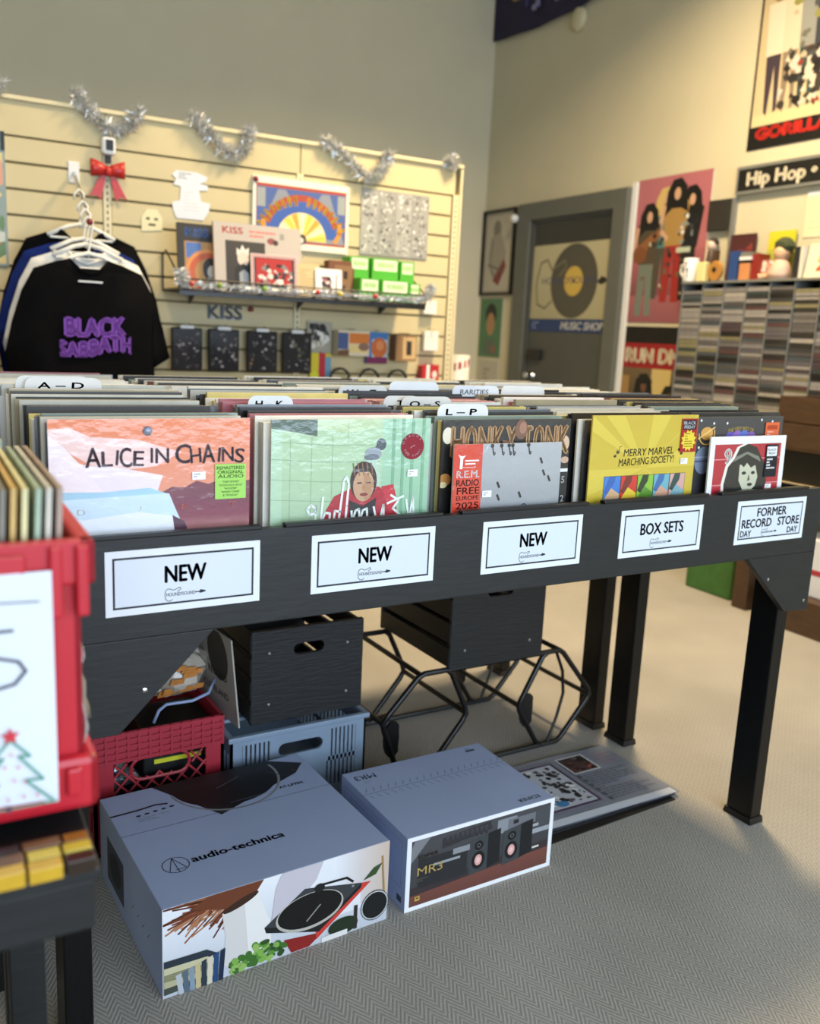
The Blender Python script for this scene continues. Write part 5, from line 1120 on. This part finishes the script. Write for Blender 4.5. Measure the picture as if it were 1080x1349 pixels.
def door():
    D = struct(bpy.data.objects.new('door_1', None)); C.objects.link(D); D.location = W(AR, 0, 0); D.rotation_euler = (0, 0, -YW)
    m = MB().box(-.05, -.0, 3.034, 3.155, 0, 2.18).box(-.05, 0, 4.02, 4.174, 0, 2.18).box(-.05, 0, 3.155, 4.02, 2.062, 2.18); m.build('door_frame', FRAMEGREY, D, bevel=.004)
    MB().box(-.03, 0, 3.155, 3.175, 0, 2.062).box(-.03, 0, 3.995, 4.02, 0, 2.062).box(-.03, 0, 3.175, 3.995, 2.04, 2.062).build('door_stop', DOORGREY, D)
    B(-.014, 0, 3.175, 3.995, .01, 2.04).build('door_leaf', DOORGREY, D)
    B(-.016, -.014, 3.2, 3.97, 1.885, 2.02).build('upper_panel', mat('dark_upper_panel', '#2e302f', .35, var=.05), D)
    a = Art(.80, .50, '#a7a284', '#b9b394'); a.ell(.46, .25, .245, .245, '#4c4a42', n=48); a.ring(.46, .25, .17, .172, '#5a584e', n=40); a.ell(.46, .25, .098, .098, '#c9ab52', n=32); a.ell(.46, .25, .012, .012, '#2a2a2a')
    ink = '#5a5848'; pts = [(.27, .12), (.18, .07), (.07, .10), (.04, .24), (.09, .38), (.18, .40), (.25, .33), (.34, .36), (.42, .39), (.44, .34), (.36, .29)]
    a.line([(x*.8+.02, y) for x, y in pts], .014, '#6e6a58'); a.text('HOUND!SOUND', .12, .235, .045, '#3c4468', 'L', wid=.58, bold=0); a.poly([(.70, .24), (.74, .275), (.79, .26), (.79, .235), (.74, .22)], '#1f1f20')
    a.build('glass_print', D, (-.0165, 3.985, 1.385), UB, ZU, mat('door_window_print', None, .25))
    a = Art(.80, .085, '#223a6c'); a.lines(3, .03, .015, .16, .07, '#8a9ac0', .008); a.text('MUSIC SHOP', .36, .018, .05, '#d6d8d8', 'L', wid=.43, bold=3, skew=.2); a.build('blue_strip', D, (-.0165, 3.985, 1.298), UB, ZU, PRINT)
    MB().lathe([(.028, 0), (.028, .01), (.012, .02), (.012, .045), (.026, .055), (.026, .075), (.01, .085)], 16, M=Matrix.Translation((-.014, 3.90, .985)) @ Matrix.Rotation(-PI/2, 4, 'Y')).build('door_handle', CHROME, D, smooth=True)
    B(-.04, -.014, 3.81, 3.96, 1.10, 1.17).build('lock_plate', BLACKMETAL, D, bevel=.004)
door()
struct(MB().box(3.585, 3.6, 2.992, 3.03, 0, 2.205).build('trim_1', WHITE, loc=(0, 0, 0), rz=-YW))
a = Art(.40, .605, '#a9a494'); a.rect(.02, .02, .38, .585, '#b5b0a2'); a.ell(.17, .47, .05, .07, '#7d776c'); a.poly([(.10, .42), (.22, .45), (.30, .30), (.26, .15), (.12, .12), (.07, .28)], '#9c968a'); a.line([(.12, .4), (.09, .2), (.2, .1)], .012, '#6a645c'); a.poly([(.14, .10), (.28, .26), (.31, .2), (.22, .06)], '#7a3a38'); a.line([(.07, .22), (.29, .16)], .012, '#5c5850')
wall_sheet('framed_drawing', 'dark-framed pencil drawing of a seated figure left of the grey door', 'picture', 4.655, 4.255, 1.565, 2.17, a, frame=(.02, BLACKMETAL))
a = Art(.30, .44, '#4f7a58'); a.ell(.15, .32, .075, .085, '#1f2420'); a.ell(.15, .25, .055, .085, '#a8845c'); a.poly([(.05, .02), (.09, .14), (.21, .14), (.25, .02)], '#5c6a5a'); a.ell(.2, .06, .03, .03, '#8a5a50')
wall_sheet('portrait_poster', 'small green portrait poster below the framed drawing', 'poster', 4.65, 4.35, 1.09, 1.53, a)
a = Art(.26, .20, '#b9b6a8'); a.lines(3, .06, .05, .2, .15, '#8d8a80', .02); wall_sheet('paper_notice', 'pale paper notice below the green portrait poster', 'notice', 4.62, 4.36, .86, 1.06, a)
a = Art(.585, .84, '#b06a74'); a.rect(0, 0, .585, .16, '#8d5560', '#9c5f68'); a.rect(.0, .16, .585, .42, '#7c4650', '#a9646e')
figure(a, .24, .14, .64, '#c9b070', '#4f7a78', '#4a463c'); figure(a, .45, .13, .64, '#100e0c', '#16161a', '#1d1d20'); figure(a, .33, .12, .70, '#100e0c', '#a5834a', '#962a28'); figure(a, .12, .04, .66, '#100e0c', '#4f4436', '#6f7a72')
a.poly([(.02, .44), (.2, .55), (.22, .50), (.06, .38)], '#8a5a34'); a.ell(.06, .40, .06, .05, '#7a4a2a'); a.rect(.36, .40, .47, .43, '#b9c4b0'); a.speck(14, .36, .45, .48, .62, .008, .02, ['#d8dcd8', '#8a9490', '#3a3a3c'], seed=3)
a.speck(34, .03, .14, .50, .58, .008, .02, ['#17140f', '#2a2420', '#1d1a18', '#6a5c48', '#b9b4a4', '#3a3a3c'], seed=33)
wall_sheet('band_poster', 'tall pink poster of four long-haired musicians right of the grey door', 'poster', 2.985, 2.40, 1.372, 2.20, a)
a = Art(.585, .60, '#c9c0a4'); a.rect(0, .50, .585, .60, '#0f0e0e'); a.rect(0, .35, .585, .50, '#8f1a20'); a.rect(0, .375, .585, .385, '#7a1418'); a.text('RUN DMC', .292, .385, .085, '#dcd4bc', wid=.54, bold=4); a.rect(0, 0, .585, .35, '#3a2a22', '#6a5a40'); a.rect(.26, .1, .42, .35, '#c9b478'); figure(a, .20, -.34, .66, '#121214', '#1a1a22', '#1a1a22', '#6a4a38'); figure(a, .42, -.36, .62, '#121214', '#1d1d1f', '#1d1d1f', '#6a4a38'); a.rect(.13, .255, .27, .285, '#121214'); a.ring(.2, .1, .045, .058, '#b9b4a4', a0=180, a1=360); a.rect(.0, 0, .07, .3, '#9a7a4c')
wall_sheet('band_poster', 'dark RUN DMC poster with a red name bar below the pink poster', 'poster', 2.985, 2.40, .748, 1.345, a)
a = Art(.61, .91, '#100e0c'); a.rect(.014, .115, .596, .90, '#cdbd98', '#bfae8c'); a.rect(.014, .115, .596, .17, '#d8c89c')
for x, c1, c2 in ((.11, '#d6cdba', '#3f3440'), (.21, '#cfc4ae', '#8a7a6a'), (.31, '#8f9290', '#3a4a4c'), (.40, '#3a3e48', '#2a2624'), (.50, '#8a3a34', '#4a3a30')):
    a.poly([(x-.03, .18), (x-.01, .16), (x+.01, .40), (x+.03, .17), (x+.05, .18), (x+.045, .47), (x-.045, .47)], c2); a.poly([(x-.05, .45), (x+.05, .45), (x+.06, .70), (x-.06, .70)], c1); a.ell(x, .75, .04, .05, '#8a7a5c'); a.ell(x, .80, .05, .04, ('#8a8a34', '#3a2a24', '#9aa040', '#2a2a30', '#5a4a3a')[int(x*10) % 5])
a.speck(60, .16, .18, .57, .45, .012, .035, ['#c9c4ba', '#2a2422', '#8a3a2c', '#d8cfb8', '#1d1a18', '#2a2a2c', '#3a3430'], seed=14); a.speck(40, .20, .40, .57, .85, .012, .035, ['#8f9290', '#4a4e52', '#2c2e34', '#b5aa92', '#6a6a5c', '#8a8a4a'], seed=15)
a.text('GORILLAZ', .305, .05, .055, '#cf2f26', wid=.50, bold=6)
wall_sheet('band_poster', 'tall black-edged poster of standing figures above the Hip Hop sign', 'poster', 2.19, 1.58, 2.267, 3.177, a)
t = RW('category_sign', 'grey-framed black Hip Hop sign on the wall', 'sign', 2.212, 2.045); B(-.03, -.001, -1.0, 0, 0, .143).build('sign_box', GREYMETAL, t, bevel=.002); a = Art(.97, .11, '#12110f'); a.text('Hip Hop •', .06, .026, .066, '#ece6d2', 'L', wid=.42, bold=3.2); a.build('lettering', t, (-.0302, -.015, .016), UB, ZU, PRINT)
t = RW('wall_speaker', 'black square speaker hung beside the pink poster', 'speaker', 2.385, 1.872); B(-.03, -.001, -.152, 0, 0, .162).build('panel', mat('black_speaker_cloth', '#26241f', .8, var=.15), t, bevel=.002); B(-.02, -.001, -.18, -.153, -.26, .165).build('grey_strip', GREYMETAL, t)
t = RW('security_camera', 'white dome camera at the corner of the door frame', 'camera', 4.18, 2.085, 3.53); MB().ball((0, 0, 0), .03, .03, .03).build('dome', WHITE, t, smooth=True); MB().tube([(0, 0, 0), (.065, 0, 0)], .012).build('bracket', WHITE, t)
t = RW('wall_sensor', 'round cream sensor on the wall below the purple banner', 'sensor', 3.69, 3.295); MB().lathe([(.075, 0), (.075, .02), (.055, .035), (.02, .04)], 24, M=Matrix.Rotation(-PI/2, 4, 'Y')).build('housing', mat('cream_sensor_plastic', '#c9c2a2', .5, var=.03), t, smooth=True)
t = RW('cloth_banner', 'dark purple cloth banner hanging high in the corner', 'banner', 4.655, 3.38); m = MB(); n = 16
for s in (0, 1):
    for i in range(n+1):
        for j in range(5): y = -1.28*i/n; z = (.68*j/4)-(.035*math.sin(PI*i/n)*(1-j/4))-.0*i; m.v.append((-.03+.008*math.sin(i*1.2)-.002*s, y, z))
K = 5*(n+1)
for i in range(n):
    for j in range(4): q = (i*5+j, (i+1)*5+j, (i+1)*5+j+1, i*5+j+1); m.f.append(q); m.f.append(tuple(k+K for k in q)[::-1])
m.build('cloth', mat('dark_purple_cloth', '#241f3c', .8, var=.2, vscale=10), t, smooth=True); a = Art(1.2, .6); a.ell(.35, .22, .16, .04, '#a98a5a', rot=.2); a.ell(.42, .19, .10, .03, '#8a3a4a'); a.ell(.75, .22, .14, .035, '#a9a45a', rot=.1); a.speck(36, .35, .04, 1.15, .2, .01, .04, ['#5a5a9a', '#3a3a7a', '#8a8ab0', '#2a2458'], seed=17); a.build('print', t, (-.042, -.04, .03), UB, ZU, MATTE)
for y in (0, -1.25): B(-.03, 0, y-.012, y+.012, .60, .67).build('clip', BLACKPLASTIC, t)

# ---------------------------------------------------------------- CD rack and the things on it
RK = 3.44
t = RW('cd_rack', 'wall rack filled with columns of stacked CDs', 'rack', 2.395, .885, AR); NCOL = 7; CW = .147
B(-.015, -.001, -NCOL*CW-.01, .0, 0, .70).build('back_board', mat('dark_rack_board', '#2c2a28', .6, var=.1), t); B(-.16, -.015, -NCOL*CW-.01, 0, 0, .015).build('base_board', GREYMETAL, t); B(-.165, -.015, -NCOL*CW-.01, .0, .694, .706).build('top_board', GREYMETAL, t)
for k in range(NCOL+1): B(-.155, -.015, -k*CW-.005, -k*CW, .015, .694).build('upright_divider', GREYMETAL, t)
cdc = ['#77767a', '#8d8b8c', '#4c4b4e', '#262527', '#343538', '#918e8c', '#5a585b', '#9f9b96', '#463c44', '#434c54', '#6c6a6c', '#523a3c', '#7a765c', '#343e40', '#1d1c1f', '#5c5962']
CDM = {}
for th in (.0135, .018, .024):
    for c in cdc:
        me = B(0, .13, -.136, 0, 0, th).mesh('cd_case'); me.materials.append(mat('cd_spine_'+c[1:], c, .3, var=.18, vscale=30, coat=.3)); CDM[(th, c)] = me
rc = random.Random(21); names = ['first', 'second', 'third', 'fourth', 'fifth', 'sixth', 'seventh', 'eighth']
for k in range(NCOL):
    z = .016; col_ = []
    while z < .655:
        th = rc.choice((.0135, .018, .018, .024)); c = rc.choice(cdc if z < .5 or rc.random() < .6 else cdc[:6])
        if z+th > .692: break
        o = bpy.data.objects.new('cd_case', CDM[(th, c)]); C.objects.link(o); o.location = W(AR-.147-rc.uniform(0, .006), 2.395-k*CW-.0075, .885+z+.0005); o.rotation_euler = (0, 0, -YW)
        col_.append((o, c)); z += th+.0012
    for j, (o, c) in enumerate(col_[::-1]): tag(o, '%s CD case, %s from the top in the %s rack column from the door' % (shade(c), ORD[j], names[k]), 'CD', 'CDs in the %s rack column' % names[k])
ZT = 1.592
def rk(name, label, cat, b, dx=-.14, z=ZT): return RW(name, label, cat, b+dx*.99, z, AR+dx)
t = rk('mug', 'white patterned mug at the left end of the CD rack top', 'mug', 2.50, -.10); MB().lathe([(.038, 0), (.041, .01), (.041, .13), (.037, .13), (.036, .012), (.001, .01)], 20).build('cup', WHITE, t, smooth=True); MB().tube([(0, .04, .10), (0, .07, .095), (0, .075, .06), (0, .06, .035), (0, .04, .035)], .007, 7).build('handle', WHITE, t, smooth=True); a = Art(.04, .09); a.speck(8, 0, 0, .04, .09, .006, .014, ['#7a7a84', '#4a4a54'], seed=3); a.build('print', t, (-.0415, .02, .02), UB, ZU, MATTE)
t = rk('figurine', 'small dark figurine with a pale face behind the mug', 'figurine', 2.36, -.05); MB().lathe([(.03, 0), (.035, .02), (.025, .12), (.02, .17), (.012, .18)], 14).build('body', mat('dark_figure_paint', '#4a3834', .5, var=.2, vscale=40), t, smooth=True); MB().ball((0, 0, .20), .03, .028, .032).build('head', mat('pale_skin_paint', '#d8c0b0', .5, var=.05), t, smooth=True); MB().ball((.008, 0, .212), .032, .031, .03).build('hair', mat('dark_hair_paint', '#2c2224', .6, var=.1), t, smooth=True)
t = rk('toy_candle', 'pale yellow block beside the tan guitar-shaped ornament', 'ornament', 2.41, -.11); B(-.02, .02, -.03, .03, 0, .105).build('block', mat('pale_yellow_wax', '#e6dca0', .5, var=.05), t, bevel=.006)
t = rk('guitar_ornament', 'tan guitar-shaped wooden ornament on the CD rack', 'ornament', 2.32, -.12); MB().prism([(.045*math.cos(2*PI*k/20)*(1 if k < 10 else 1), .05+.05*math.sin(2*PI*k/20)*(1.15 if math.sin(2*PI*k/20) > 0 else 1)) for k in range(20)], 'x', -.012, .012).build('body', mat('tan_wood', '#b5823f', .45, var=.15, vscale=20), t, bevel=.004); B(-.008, .008, -.01, .01, .10, .16).build('neck', BROWNWOOD, t); MB().lathe([(.014, 0), (.012, .003)], 14, M=Matrix.Translation((-.013, 0, .06)) @ Matrix.Rotation(-PI/2, 4, 'Y')).build('sound_hole', BLACKPLASTIC, t)
def lean(name, label, b, wd, h, c, art=None, dx=-.03, cat='record', th=.006, tilt=.12, z=ZT):
    t = rk(name, label, cat, b, dx, z); t.rotation_euler = (0, tilt, -YW); B(0, th, -wd, 0, 0, h).build('body', mat('lean_'+c[1:], c, .4, var=.06), t)
    if art: art.build('print', t, (-.0002, 0, 0), UB, ZU, PRINT)
    return t
a = Art(.17, .22, '#4a2426'); a.ell(.09, .10, .06, .07, '#7a302e'); a.ell(.13, .17, .012, .012, '#d8d0cc'); a.speck(10, .02, .02, .15, .2, .01, .03, ['#5a2a2a', '#2c1a1c', '#8a3a38'], seed=2); lean('record_sleeve', 'dark red record sleeve leaning on the wall over the CD rack', 2.245, .17, .25, '#4a2426', a, -.035, tilt=.06)
a = Art(.155, .25, '#c9c82e'); a.rect(.0, .0, .155, .16, '#8a9a6a', '#b5bc4a'); a.poly([(.02, .0), (.10, .17), (.14, .1), (.14, 0)], '#d8d84a'); lean('record_sleeve', 'lime yellow sleeve leaning on the wall over the CD rack', 1.99, .165, .25, '#b9b83a', a, -.03, tilt=.05)
lean('book', 'blue book standing on the CD rack', 2.235, .06, .15, '#2c4a88', None, -.13, 'book', .10, 0)
t = rk('box', 'black and orange box with a white band on the CD rack', 'box', 2.165, -.14); B(0, .08, -.065, 0, 0, .085).build('lower_box', mat('orange_box_card', '#c98a5a', .5, var=.08), t, bevel=.002); B(0, .08, -.07, .005, .085, .10).build('dark_band', BLACKPLASTIC, t); B(0, .08, -.07, .005, .10, .118).build('white_band', WHITE, t); B(0, .07, -.065, 0, .118, .14).build('grey_top', GREYMETAL, t)
lean('box', 'narrow dark red box on the CD rack', 2.085, .045, .13, '#8a2a24', None, -.13, 'box', .08, 0)
t = rk('doll', 'pale doll with dark green hair sitting on the CD rack', 'doll', 1.90, -.10); MB().lathe([(.055, 0), (.06, .03), (.04, .08), (.022, .10)], 16).build('dress', mat('pale_pink_cloth', '#d2b3a2', .7, var=.15, vscale=30), t, smooth=True); MB().ball((0, 0, .13), .042, .04, .045).build('head', mat('doll_skin', '#d8b08e', .5, var=.04), t, smooth=True); MB().ball((.012, 0, .16), .05, .05, .048, 14, 8, .08).build('hair', mat('dark_green_hair', '#3a4228', .8, var=.2, vscale=40), t); MB().tube([(-.02, .06, .02), (-.05, .09, .012)], .013, 7).build('arm', mat('doll_skin', '#d8b08e'), t)
a = Art(.10, .10, '#a8706a'); a.speck(16, .005, .005, .095, .095, .008, .02, ['#d8cfc8', '#7a2a30', '#3a2226', '#c99a90'], seed=9); lean('card', 'small pink and maroon card left of the doll', 2.03, .10, .10, '#a8706a', a, -.12, 'card', .006, .15)
lean('book', 'black book with a white spine beside the doll', 1.83, .03, .15, '#26282c', None, -.13, 'book', .10, 0); lean('book', 'white book standing beside the black book on the CD rack', 1.798, .02, .15, '#d8d4c8', None, -.13, 'book', .10, 0)
a = Art(.19, .165, '#e6dcc0'); a.speck(14, .06, .03, .15, .14, .012, .028, ['#c9783a', '#c04a3a', '#4f9a7a', '#d8a85a'], seed=4); lean('card', 'cream card with a bright drawing at the right end of the CD rack', 1.765, .19, .165, '#e6dcc0', a, -.13, 'card', .006, .18)
a = Art(.20, .20, '#e2d8b8'); a.lines(5, .02, .03, .18, .18, '#d2c8a8', .006); wall_sheet('paper_notice', 'faint cream notice on the wall above the right end of the CD rack', 'notice', 1.77, 1.55, 1.80, 2.02, a)

# ---------------------------------------------------------------- shelving at the right edge
t = thing('low_shelf', 'dark low shelf unit with a cream shelf board at the right edge', 'shelf', W(3.12, 0, 0), -YW)
B(0, .46, .2, 1.54, .62, .65).build('cream_board', mat('cream_shelf_board', '#cdbb95', .5, var=.06), t, bevel=.002)
for y in (1.45, .2): B(0, .06, y, y+.085, 0, .62).build('post', BROWNWOOD, t)
for y in (1.45, .2): B(.42, .46, y, y+.05, 0, .62).build('post', BROWNWOOD, t)
B(-.06, .44, .22, 1.33, .0, .16).build('plinth', BROWNWOOD, t, bevel=.003)
t = thing('storage_bin', 'dark green fabric bin on the floor below the CD rack', 'bin', W(3.18, 1.60, 0), -YW); B(0, .34, 0, .30, 0, .42).build('body', mat('green_fabric', '#3f6b30', .85, var=.15, vscale=20), t, bevel=.01); B(-.002, .342, -.002, .302, .40, .425).build('hem', mat('dark_green_hem', '#2a4a22', .85, var=.1), t)
t = thing('white_box', 'white box with a red stripe on the brown plinth at the right edge', 'box', W(3.14, .80, .161), -YW); B(0, .34, 0, .45, 0, .26).build('body', WHITE, t, bevel=.004); B(-.001, .0, .0, .45, .10, .125).build('red_stripe', mat('red_stripe', '#b0343c', .5, var=.05), t)
t = thing('black_case', 'black case on the cream shelf board at the right edge', 'case', W(3.16, .30, .651), -YW); B(0, .38, 0, 1.08, 0, .15).build('body', BLACKPLASTIC, t, bevel=.006); B(-.008, 0, .45, .60, .06, .09).build('handle', BLACKMETAL, t)
t = thing('wooden_bin', 'dark brown wooden record bin stacked on the black case', 'bin', W(3.13, .30, .802), -YW)
for k in range(2):
    B(0, .018, 0, 1.11, .005+.12*k, .118+.12*k).build('front_plank', BROWNWOOD, t, bevel=.002); B(.272, .29, 0, 1.11, .005+.12*k, .118+.12*k).build('rear_plank', BROWNWOOD, t, bevel=.002)
for y in (0, 1.092): B(.018, .272, y, y+.018, .005, .238).build('end_plank', BROWNWOOD, t, bevel=.002)
B(0, .29, 0, 1.11, 0, .012).build('bottom', BROWNWOOD, t)
tag(B(0, .12, -.005, .005, 0, .13).build('record_single', mat('orange_sleeve', '#c96a34', .5, var=.08), loc=W(3.2, 1.0, .815)), 'orange sleeve poking out of the dark brown wooden bin', 'record')
bpy.data.objects['record_single.001'].scale = (1.6, 1, 2.0)
